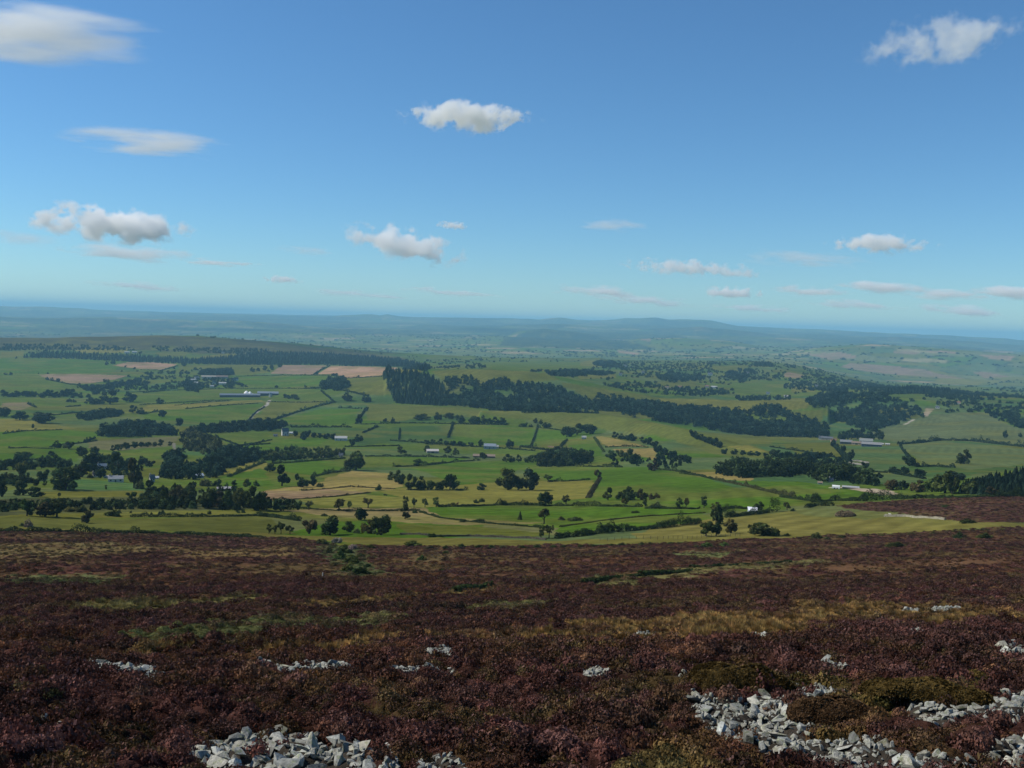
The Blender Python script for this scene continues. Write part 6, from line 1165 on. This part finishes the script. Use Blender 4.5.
for a in [
 ('cottage', 152, 482, 4.5, 7, 25, WHITE, SLATE, 'white gabled cottage half hidden by the great olive brown tree'), ('shed', 156.5, 479, 4, 2.6, 0, WHITE, SHEET, 'low white outhouse beside the white gabled cottage'),
 ('long_shed', 198.5, 478, 9, 4, 35, GREYW, (.66, .68, .70), 'narrow shed with a bright roof among the valley trees'), ('barn', 224, 490.5, 13, 3.6, 4, STONE, (.32, .32, .32), 'low grey roofed barn just above the thicket'),
 ('house', 102, 469, 8, 5, 5, GREYW, BLUER, 'grey house with a bluish roof deep in the hamlet trees'), ('house', 116, 482, 13, 6, -6, CREAM, (.24, .25, .27), 'long grey roofed house facing the bright hamlet pasture'), ('cottage', 95, 477, 4, 4.5, 20, CREAM, TILE, 'small cream cottage between two hamlet trees'), ('shed', 107, 478, 6, 2.5, 0, CREAM, (.40, .34, .28), 'low cream lean shed next to the long grey roofed house'),
 ('farmhouse', 285, 435.5, 6.5, 7.5, 18, WHITE, SLATE, 'tall white farmhouse in the middle of the green valley'), ('shed', 291.5, 434, 4, 2.2, -10, WHITE, SHEET, 'small white shed beside the tall white farmhouse'), ('shed', 275.5, 436.5, 4, 2.4, 0, STONE, SLATE, 'dark stone shed below the tall white farmhouse'),
 ('house', 341, 440.5, 12, 4.5, -4, WHITE, PALE, 'long low white house among dark hedges'), ('cottage', 334, 438.5, 4, 3.5, 15, WHITE, SLATE, 'small white cottage joined to the long low white house'),
 ('barn', 432.5, 453, 12, 4, 5, STONE, (.46, .43, .40), 'barn with a pale roof below the bushy hedge'), ('farmhouse', 490, 449, 12, 5.5, -6, GREYW, BLUER, 'grey slate farmhouse on the hedge above the big pair'), ('shed', 496.5, 448.5, 4, 3.5, -6, WHITE, PALE, 'whitish gable shed at the end of the grey farmhouse'), ('long_barn', 484, 457.5, 22, 3.4, 0, (.14, .11, .09), RUST, 'long brown barn below the grey farmhouse'), ('cottage', 584, 439, 4.5, 3.2, 0, WHITE, PALE, 'small white cottage under the farm copse pines'),
 ('barn', 326, 457, 5.5, 4.6, 12, CREAM, TILE, 'cream stone barn in the belt over the sloping pasture'), ('cottage', 341, 457.5, 4, 4.4, -12, PINK, SLATE, 'pinkish cottage at the end of the belt over the sloping pasture'), ('shed', 312, 456, 4, 3, 0, STONE, SLATE, 'little stone shed in the belt over the sloping pasture'),
 ('house', 197, 379, 4, 2.6, 10, WHITE, SLATE, 'white house highest at the near end of the village'), ('house', 193.5, 381.5, 5, 2.6, 0, WHITE, PALE, 'white house at the very end of the village'), ('house', 196.5, 384.3, 4.5, 2.5, -8, WHITE, PALE, 'white house lowest at the near end of the village'), ('long_barn', 209, 378.5, 14, 3.0, 0, CREAM, (.34, .30, .25), 'long tan roofed barn in the middle of the village'), ('barn', 222, 378.5, 11, 3.0, 4, STONE, (.22, .15, .12), 'reddish roofed barn beside the long tan roofed barn'), ('house', 214, 384.5, 2.8, 4, 0, WHITE, SLATE, 'narrow white gable house in the middle of the village'), ('house', 222.5, 384.5, 7, 2.4, 0, WHITE, PALE, 'wide pale house on the village edge'), ('cottage', 212, 387.5, 4, 2.4, 0, CREAM, PALE, 'pale cottage standing below the village'), ('cottage', 234, 382, 2.4, 4, 0, WHITE, SLATE, 'slim white cottage past the village, first of two'), ('cottage', 237, 381, 2.4, 3.6, 0, WHITE, SLATE, 'slim white cottage past the village, second of two'),
 ('long_barn', 240, 397, 38, 3.4, 2, DARKW, (.15, .18, .22), 'very long dark roofed shed beside the white dome'), ('long_barn', 268, 395.5, 20, 4, -3, DARKW, BLUER, 'long bluish roofed shed past the white dome'), ('barn', 270.5, 397, 3.5, 4, 60, CREAM, BLUER, 'pale barn closing the end of the long sheds'),
 ('farmhouse', 827, 440, 11, 3.4, -3, STONE, SLATE, 'dark roofed farmhouse at the end of the hill farm'), ('cottage', 820, 439.5, 2.6, 3.6, 0, WHITE, SLATE, 'white gable cottage at the end of the hill farm'), ('cottage', 833.5, 442, 5, 3.2, 10, PINK, TILE, 'pinkish cottage beside the dark roofed farmhouse'), ('barn', 846, 444, 11, 4, 3, DARKW, (.18, .19, .20), 'grey roofed barn in the middle of the hill farm'), ('shed', 856.5, 444.5, 9, 3, 0, PINK, RUST, 'low brownish shed between the hill farm barns'), ('long_barn', 866, 443.5, 12, 4.8, 0, WHITE, (.20, .21, .20), 'tall barn with a white gable behind the biggest barn'), ('long_barn', 871.5, 446.5, 18, 4.2, 2, (.05, .07, .12), (.22, .22, .22), 'biggest hill farm barn with a pale roof and dark wall'), ('shed', 882, 445, 3, 1.8, 0, WHITE, PALE, 'tiny white shed past the biggest barn, first of two'), ('shed', 887.5, 445.2, 4, 1.8, 0, WHITE, PALE, 'tiny white shed past the biggest barn, second of two'),
 ('long_shed', 850.5, 488.3, 15, 2.2, 2, DARKW, (.30, .31, .31), 'long low white roofed shed at the edge of the bright green field'), ('cottage', 831, 482, 3.4, 3.8, 30, PINK, SLATE, 'pinkish gable cottage among the dark belt trees'), ('shed', 820, 484, 4, 2.5, 0, CREAM, RUST, 'little tan shed in front of the dark belt trees'),
 ('cottage', 620.5, 375.5, 3.2, 2.6, 0, WHITE, SLATE, 'far white cottage in the wooded fields behind the spur'), ('cottage', 643, 373.5, 3, 2.6, 0, WHITE, SLATE, 'far white cottage at the end of the light strip fields'), ('cottage', 625, 367, 3, 2.4, 0, WHITE, SLATE, 'far white cottage just below the small dark ridge copse'), ('house', 710, 375.5, 4.5, 2.8, 0, WHITE, SLATE, 'far white house beside the knoll wood'), ('long_barn', 714, 388.5, 6, 2.6, 0, WHITE, PALE, 'bright white far barn below the knoll'), ('house', 707, 387.5, 4, 2.4, 0, CREAM, TILE, 'far house beside the bright white barn'), ('cottage', 747.5, 374.5, 2.6, 2.8, 0, WHITE, SLATE, 'white cottage high on the knoll'), ('house', 768, 394.3, 3.4, 2.4, 0, WHITE, SLATE, 'far white house low in the tree belt'), ('house', 680, 388, 4, 2.2, 0, CREAM, TILE, 'far cream house among the wooded lanes, first of two'), ('house', 667, 388.5, 4, 2.2, 0, CREAM, RUST, 'far cream house among the wooded lanes, second of two'), ('house', 786, 397.5, 4, 2.2, 0, CREAM, PALE, 'far pale house above the hanging wood field'), ('cottage', 816.5, 387.5, 2.6, 2.8, 0, WHITE, SLATE, 'white cottage on the hill shoulder beside a dark tree'), ('house', 937.5, 408.5, 3.4, 2.6, 0, WHITE, SLATE, 'white house beside the brown track on the far hillside'), ('house', 958, 404, 4, 2.4, 0, CREAM, TILE, 'reddish far house among trees on the far hillside'), ('farmhouse', 127, 353.2, 4.5, 1.8, 0, WHITE, PALE, 'white farm on the moorland hill, first of two'), ('farmhouse', 134.5, 353, 4.5, 1.8, 0, WHITE, PALE, 'white farm on the moorland hill, second of two'), ('house', 223, 353.5, 3, 1.8, 0, CREAM, SLATE, 'pale house high on the moorland hill'),
]: building(*a, nwin=(3 if a[3] > 6 else 1 if a[3] < 3 else 2), chim=(1 if a[0] in ('cottage', 'farmhouse', 'house') else 0), door=a[3] > 6)
def dome_barn():
    X, Y, Z, d, rz = frame_at(248.5, 395, 0); root = link(bpy.data.objects.new('dome_tent', None)); root.location = (X, Y, Z); root.rotation_euler = (0, 0, rz)
    tag(root, 'white domed tent roof standing out among the long sheds', 'tent'); s = d / FPX; V, Fc = [], []
    n = 12
    for k in range(n + 1):
        t = k / n; x = (t - .5) * 9 * s
        z = (1.6 + 2.6 * (.35 + .65 * abs(math.sin(t * math.pi * 2)) ** .7) * math.sin(math.pi * min(1, t * 1.15 + .05)) ** .5) * s if 0 < k < n else 1.5 * s
        V += [(x, -4 * s, 1.3 * s), (x, -2 * s, z * .85), (x, 0, z), (x, 2 * s, z * .85), (x, 4 * s, 1.3 * s)]
    for k in range(n):
        for j in range(4): i = k * 5 + j; Fc.append((i, i + 5, i + 6, i + 1))
    mesh_obj('roof', V, Fc, colmat('white_canvas', (.80, .80, .78)), root)
    V, Fc = [], []; bxs(V, Fc, -4.4 * s, 4.4 * s, -3.8 * s, 3.8 * s, -2, 1.28 * s); mesh_obj('wall', V, Fc, colmat('white_canvas', (.80, .80, .78)), root)
dome_barn()
def hut():
    X, Y, Z, d, rz = frame_at(752.5, 512.5, R(8)); s = d / FPX; root = link(bpy.data.objects.new('field_hut', None)); root.location = (X, Y, Z); root.rotation_euler = (0, 0, rz)
    tag(root, 'small field hut with a bright white sheet roof against the thick hedge', 'hut'); w, h, b = 4.3 * s, 4.6 * s, 2.6 * s
    V = [(-w, -b, -1), (w, -b, -1), (w, b, -1), (-w, b, -1), (-w, -b, h * .5), (w, -b, h * .45), (w, b, h), (-w, b, h * 1.05)]
    mesh_obj('wall', V, [(0, 1, 5, 4), (1, 2, 6, 5), (2, 3, 7, 6), (3, 0, 4, 7)], colmat('hut_sheet', (.40, .46, .52)), root)
    V = [(-w - .2, -b - .3, h * .5), (w + .2, -b - .3, h * .45), (w + .2, b + .2, h * 1.02), (-w - .2, b + .2, h * 1.07)]; V += [(x, y, z + .1) for x, y, z in V]
    mesh_obj('roof', V, [(0, 3, 2, 1), (4, 5, 6, 7), (0, 1, 5, 4), (1, 2, 6, 5), (2, 3, 7, 6), (3, 0, 4, 7)], colmat('white_sheet', (.78, .80, .84), .6, .3), root)
    V, Fc = [], []; bxs(V, Fc, w * .2, w * .75, -b - .03, -b + .05, 0, h * .4); mesh_obj('door', V, Fc, colmat('door_paint', (.06, .07, .06)), root)
hut()
def trailer():
    X, Y, Z, d, rz = frame_at(836, 489, R(-5)); s = d / FPX; root = link(bpy.data.objects.new('stock_trailer', None)); root.location = (X, Y, Z); root.rotation_euler = (0, 0, rz)
    tag(root, 'white round topped trailer parked before the long low shed', 'trailer'); w = 3.6 * s; V, Fc = [], []; n = 8
    for x in (-w, w):
        V += [(x, -1.1, .5), (x, -1.1, 1.7 * s)] + [(x, -1.1 * math.cos(math.pi * k / n), 1.7 * s + 1.5 * math.sin(math.pi * k / n)) for k in range(1, n)] + [(x, 1.1, 1.7 * s), (x, 1.1, .5)]
    m = len(V) // 2
    Fc = [(i, i + 1, m + i + 1, m + i) for i in range(m - 1)] + [tuple(range(m)), tuple(range(2 * m - 1, m - 1, -1)), (m - 1, 0, m, 2 * m - 1)]
    mesh_obj('body', V, Fc, colmat('trailer_paint', (.70, .72, .72), .5, .4), root)
    for x in (-w * .35, w * .35):
        for y in (-1.12, 1.12):
            bm = bmesh.new(); bmesh.ops.create_cone(bm, cap_ends=True, segments=14, radius1=.5, radius2=.5, depth=.3, matrix=Matrix.Translation((x, y, .5)) @ Matrix.Rotation(math.pi / 2, 4, 'X')); me = bpy.data.meshes.new('wheel'); bm.to_mesh(me); bm.free(); me.materials.append(colmat('tyre_rubber', (.03, .03, .03))); link(bpy.data.objects.new('wheel', me), root)
    V, Fc = [], []; tube(V, Fc, (w, 0, .6), (w + 1.4, 0, .5), .08, .06); mesh_obj('drawbar', V, Fc, colmat('tyre_rubber', (.03, .03, .03)), root)
trailer()

def wall_line(name, pts, h, w, label, mat, cat='wall'):
    P = np.array([hit(*p)[:2] for p in pts]); s = np.concatenate([[0], np.cumsum(np.hypot(*np.diff(P, axis=0).T))]); n = max(4, int(s[-1] / 1.5))
    q = np.linspace(0, s[-1], n); X = np.interp(q, s, P[:, 0]); Y = np.interp(q, s, P[:, 1]); tx, ty = np.gradient(X), np.gradient(Y); L_ = np.hypot(tx, ty); nx, ny = -ty / L_, tx / L_
    Z = ground_z(X, Y); hh = h * rng.uniform(.7, 1.2, n); V, Fc = [], []
    for i in range(n):
        for s_, zz in ((-.5, -.3), (-.36, hh[i]), (.36, hh[i] * .97), (.5, -.3)): V.append((X[i] + nx[i] * w * s_, Y[i] + ny[i] * w * s_, Z[i] + zz))
    for i in range(n - 1):
        for j in range(3): k = i * 4 + j; Fc.append((k, k + 1, k + 5, k + 4))
    Fc += [(0, 1, 2, 3), tuple(range(4 * n - 1, 4 * n - 5, -1))]
    return tag(mesh_obj(name, V, Fc, mat), label, cat, None, 'thing')
DRY = simple_mat('dry_stone', (.20, .19, .17), .95, .1, .5, 1.6)
wall_line('stone_wall', [(400, 534.5), (430, 536), (470, 536.5), (500, 537.5), (530, 538.5), (546, 540)], .8, .6, 'low dark stone wall crossing the olive field above the moor edge', simple_mat('mossy_stone', (.07, .065, .05), .95, .1, .5, 1.6))
wall_line('stone_wall', [(852, 461), (860, 461.5), (869, 463.5)], 1.5, 1.2, 'upper grey wall of the stone pens below the hill farm', DRY); wall_line('stone_wall', [(849, 463.5), (858, 464.5), (868, 466)], 1.5, 1.2, 'lower grey wall of the stone pens below the hill farm', DRY)
wall_line('stone_wall', [(548, 447), (566, 449), (572, 448)], 1.6, 1.2, 'short brown wall at the side of the farm copse', simple_mat('brown_wall', (.16, .11, .08), .95, .1, .4, 1.6))
wall_line('stone_wall', [(884, 516.5), (905, 516.5), (925, 518), (945, 520)], .9, .7, 'pale stone wall along the foot of the heather patch', simple_mat('pale_wall', (.26, .24, .18), .95, .1, .4, 1.6))
def fence():
    P = [hit(x, y) for x, y in ((600, 541), (660, 539.5), (700, 538), (740, 536.5))]; X = [p[0] for p in P]; Y = [p[1] for p in P]; n = 26
    root = link(bpy.data.objects.new('field_fence', None)); tag(root, 'thin post and wire fence along the straw coloured strip above the heather', 'fence'); pm = colmat('post_wood', (.10, .085, .06)); q = np.linspace(0, 3, n); x = np.interp(q, range(4), X); y = np.interp(q, range(4), Y); z = ground_z(x, y)
    V, Fc = [], []; tube(V, Fc, (0, 0, -.2), (0, 0, 1.15), .07, .06, 6); pmesh = None
    for i in range(n):
        if pmesh is None: o = mesh_obj('post', V, Fc, pm, root); pmesh = o.data
        else: o = link(bpy.data.objects.new('post', pmesh), root)
        o.location = (x[i], y[i], z[i])
    for k in (.5, 1.0):
        V, Fc = [], []
        for i in range(n - 1): tube(V, Fc, (x[i], y[i], z[i] + k), (x[i + 1], y[i + 1], z[i + 1] + k), .012, .012, 4)
        mesh_obj('wire', V, Fc, colmat('fence_wire', (.2, .2, .2), .5), root)
fence()
def beast(name, px, py, L_, hgt, rz, mat, label, cat, head_mat=None, low=False):
    """an animal grown as one skin from its skeleton: trunk, neck, head and four jointed legs"""
    X, Y, Z, d = hit(px, py)
    J = [(0, 0, .68), (-.30, 0, .70), (.28, 0, .70), (.46, 0, .80), (.60, 0, .70 if low else .92), (.74, 0, .56 if low else .86)]
    E = [(0, 1), (0, 2), (2, 3), (3, 4), (4, 5)]; rad_ = [.21, .19, .20, .12, .085, .05]
    for sx, hip in ((-.36, 1), (.32, 2)):
        for sy in (-1, 1):
            i = len(J); k = .05 if sx < 0 else -.02
            J += [(sx, sy * .12, .52), (sx + (.05 if sx < 0 else 0), sy * .12, .36), (sx - k, sy * .12, .2), (sx - k, sy * .12, .02)]; E += [(hip, i), (i, i + 1), (i + 1, i + 2), (i + 2, i + 3)]; rad_ += [.11, .06, .04, .04]
    i = len(J); J += [(-.50, 0, .72), (-.54, 0, .42)]; E += [(1, i), (i, i + 1)]; rad_ += [.04, .02]
    i = len(J); J += [(.60, .1, .99 if not low else .78), (.60, -.1, .99 if not low else .78)]; E += [(4, i), (4, i + 1)]; rad_ += [.03, .03]
    me = bpy.data.meshes.new(name); me.from_pydata([(x * L_, y * L_, z * hgt) for x, y, z in J], E, []); me.materials.append(mat)
    o = link(bpy.data.objects.new(name, me)); sk = o.modifiers.new('skin', 'SKIN'); sk.use_smooth_shade = True
    for k, v in enumerate(me.skin_vertices[0].data): v.radius = (rad_[k] * L_ * .9,) * 2; v.use_root = k == 0
    o.modifiers.new('round', 'SUBSURF').levels = 1; o.modifiers['round'].render_levels = 1
    o.location = (X, Y, Z); o.rotation_euler = (0, 0, rz); return tag(o, label, cat)
beast('cow', 385.5, 496, 2.3, 1.35, math.pi, colmat('black_hide', (.015, .014, .014)), 'black cow grazing alone in the olive straw field', 'cow', low=True)
beast('cow', 457.5, 505, 2.0, 1.7, 1.2, colmat('brown_hide', (.09, .035, .02)), 'reddish brown cow standing behind the field hedge', 'cow')
fl = colmat('fleece', (.55, .52, .45), .95, .05)
beast('sheep', 886, 516, 1.2, .85, .4, fl, 'pale sheep near the end of the pale stone wall', 'sheep', low=True); beast('sheep', 890, 515.3, 1.2, .85, 2.4, fl, 'second pale sheep just beyond the other by the wall', 'sheep')

# ------------------------------------------------------------------ mounds
def mound(name, px0, px1, ybase, ytop, deep, tint, mat, label, cat, leaf=.085, n=9000, seed=1, core=(.03, .026, .012)):
    X, Y, Z, d = hit((px0 + px1) / 2, ybase); az = math.atan2(X, Y); w = (px1 - px0) / 2 * d / FPX; h = (ybase - ytop) * d / FPX; dp = w * deep
    r = np.random.default_rng(seed); th = r.uniform(0, 2 * math.pi, n); u = r.random(n); ph = np.arccos(u)
    lob = 1 + .10 * np.sin(3 * th + seed) + .06 * np.sin(7 * th + 2 * seed) + .16 * (fbm(np.cos(th) * 3 * np.sin(ph) + 9, np.sin(th) * 3 * np.sin(ph) + 5, 3 + seed, 3) - .5)
    C = np.stack([np.sin(ph) ** .8 * np.cos(th) * w * lob, np.sin(ph) ** .8 * np.sin(th) * dp * lob, np.cos(ph) * h * lob], 1); Nn = C / np.array([w * w, dp * dp, h * h]) * h
    Nn = Nn / np.linalg.norm(Nn, axis=1, keepdims=True) + r.normal(size=(n, 3)) * .5
    C[:, 2] += (ground_z(X + C[:, 0], Y + C[:, 1]) - Z) * .35 - (C[:, 1] - C[:, 1].mean()) * .12
    tone = (.6 + .8 * fbm(C[:, 0] / (w * .12), C[:, 1] / (w * .12), 8, 3)) * r.uniform(.75, 1.25, n)
    o = link(bpy.data.objects.new(name, crown_mesh(name, (leaf_quads(C, Nn, leaf * r.uniform(.7, 1.5, n)), tone), mat))); o.location = (X, Y + dp * .6, Z); o.color = (*tint, 1); o.rotation_euler = (0, 0, -az); return tag(o, label, cat)
mound('heath_mound', 690, 791, 698, 675, .62, (.082, .056, .020), LEAF_O, 'rounded olive brown heath mound rising behind the long stone run', 'shrub', .10, 14000, 1)
mound('heath_mound', 872, 992, 703, 688, .5, (.088, .060, .020), LEAF_O, 'low wide mossy hummock behind the stone band', 'shrub', .10, 9000, 2)
mound('heath_mound', 796, 880, 726, 706, .6, (.085, .050, .026), LEAF_O, 'heathery hummock with pinkish top between the two stone runs', 'shrub', .09, 9000, 3)
mound('earth_mound', 838, 856, 517, 512, .5, (.21, .16, .10), LEAF_O, 'pale tan earth mound on the grass by the heather patch', 'mound', .5, 1500, 4)
def post():
    X, Y, Z, d = hit(322.5, 578); V, Fc = [], []; tube(V, Fc, (0, 0, -.2), (.05, 0, 1.0), .12, .10, 7); i = len(V); V.append((.05, 0, 1.04)); Fc += [(7 + k, 7 + (k + 1) % 7, i) for k in range(7)]
    o = mesh_obj('marker_post', V, Fc, colmat('weathered_post', (.45, .43, .38))); o.location = (X, Y, Z); tag(o, 'short pale marker post on the heather below the gorse patch', 'post')
post()
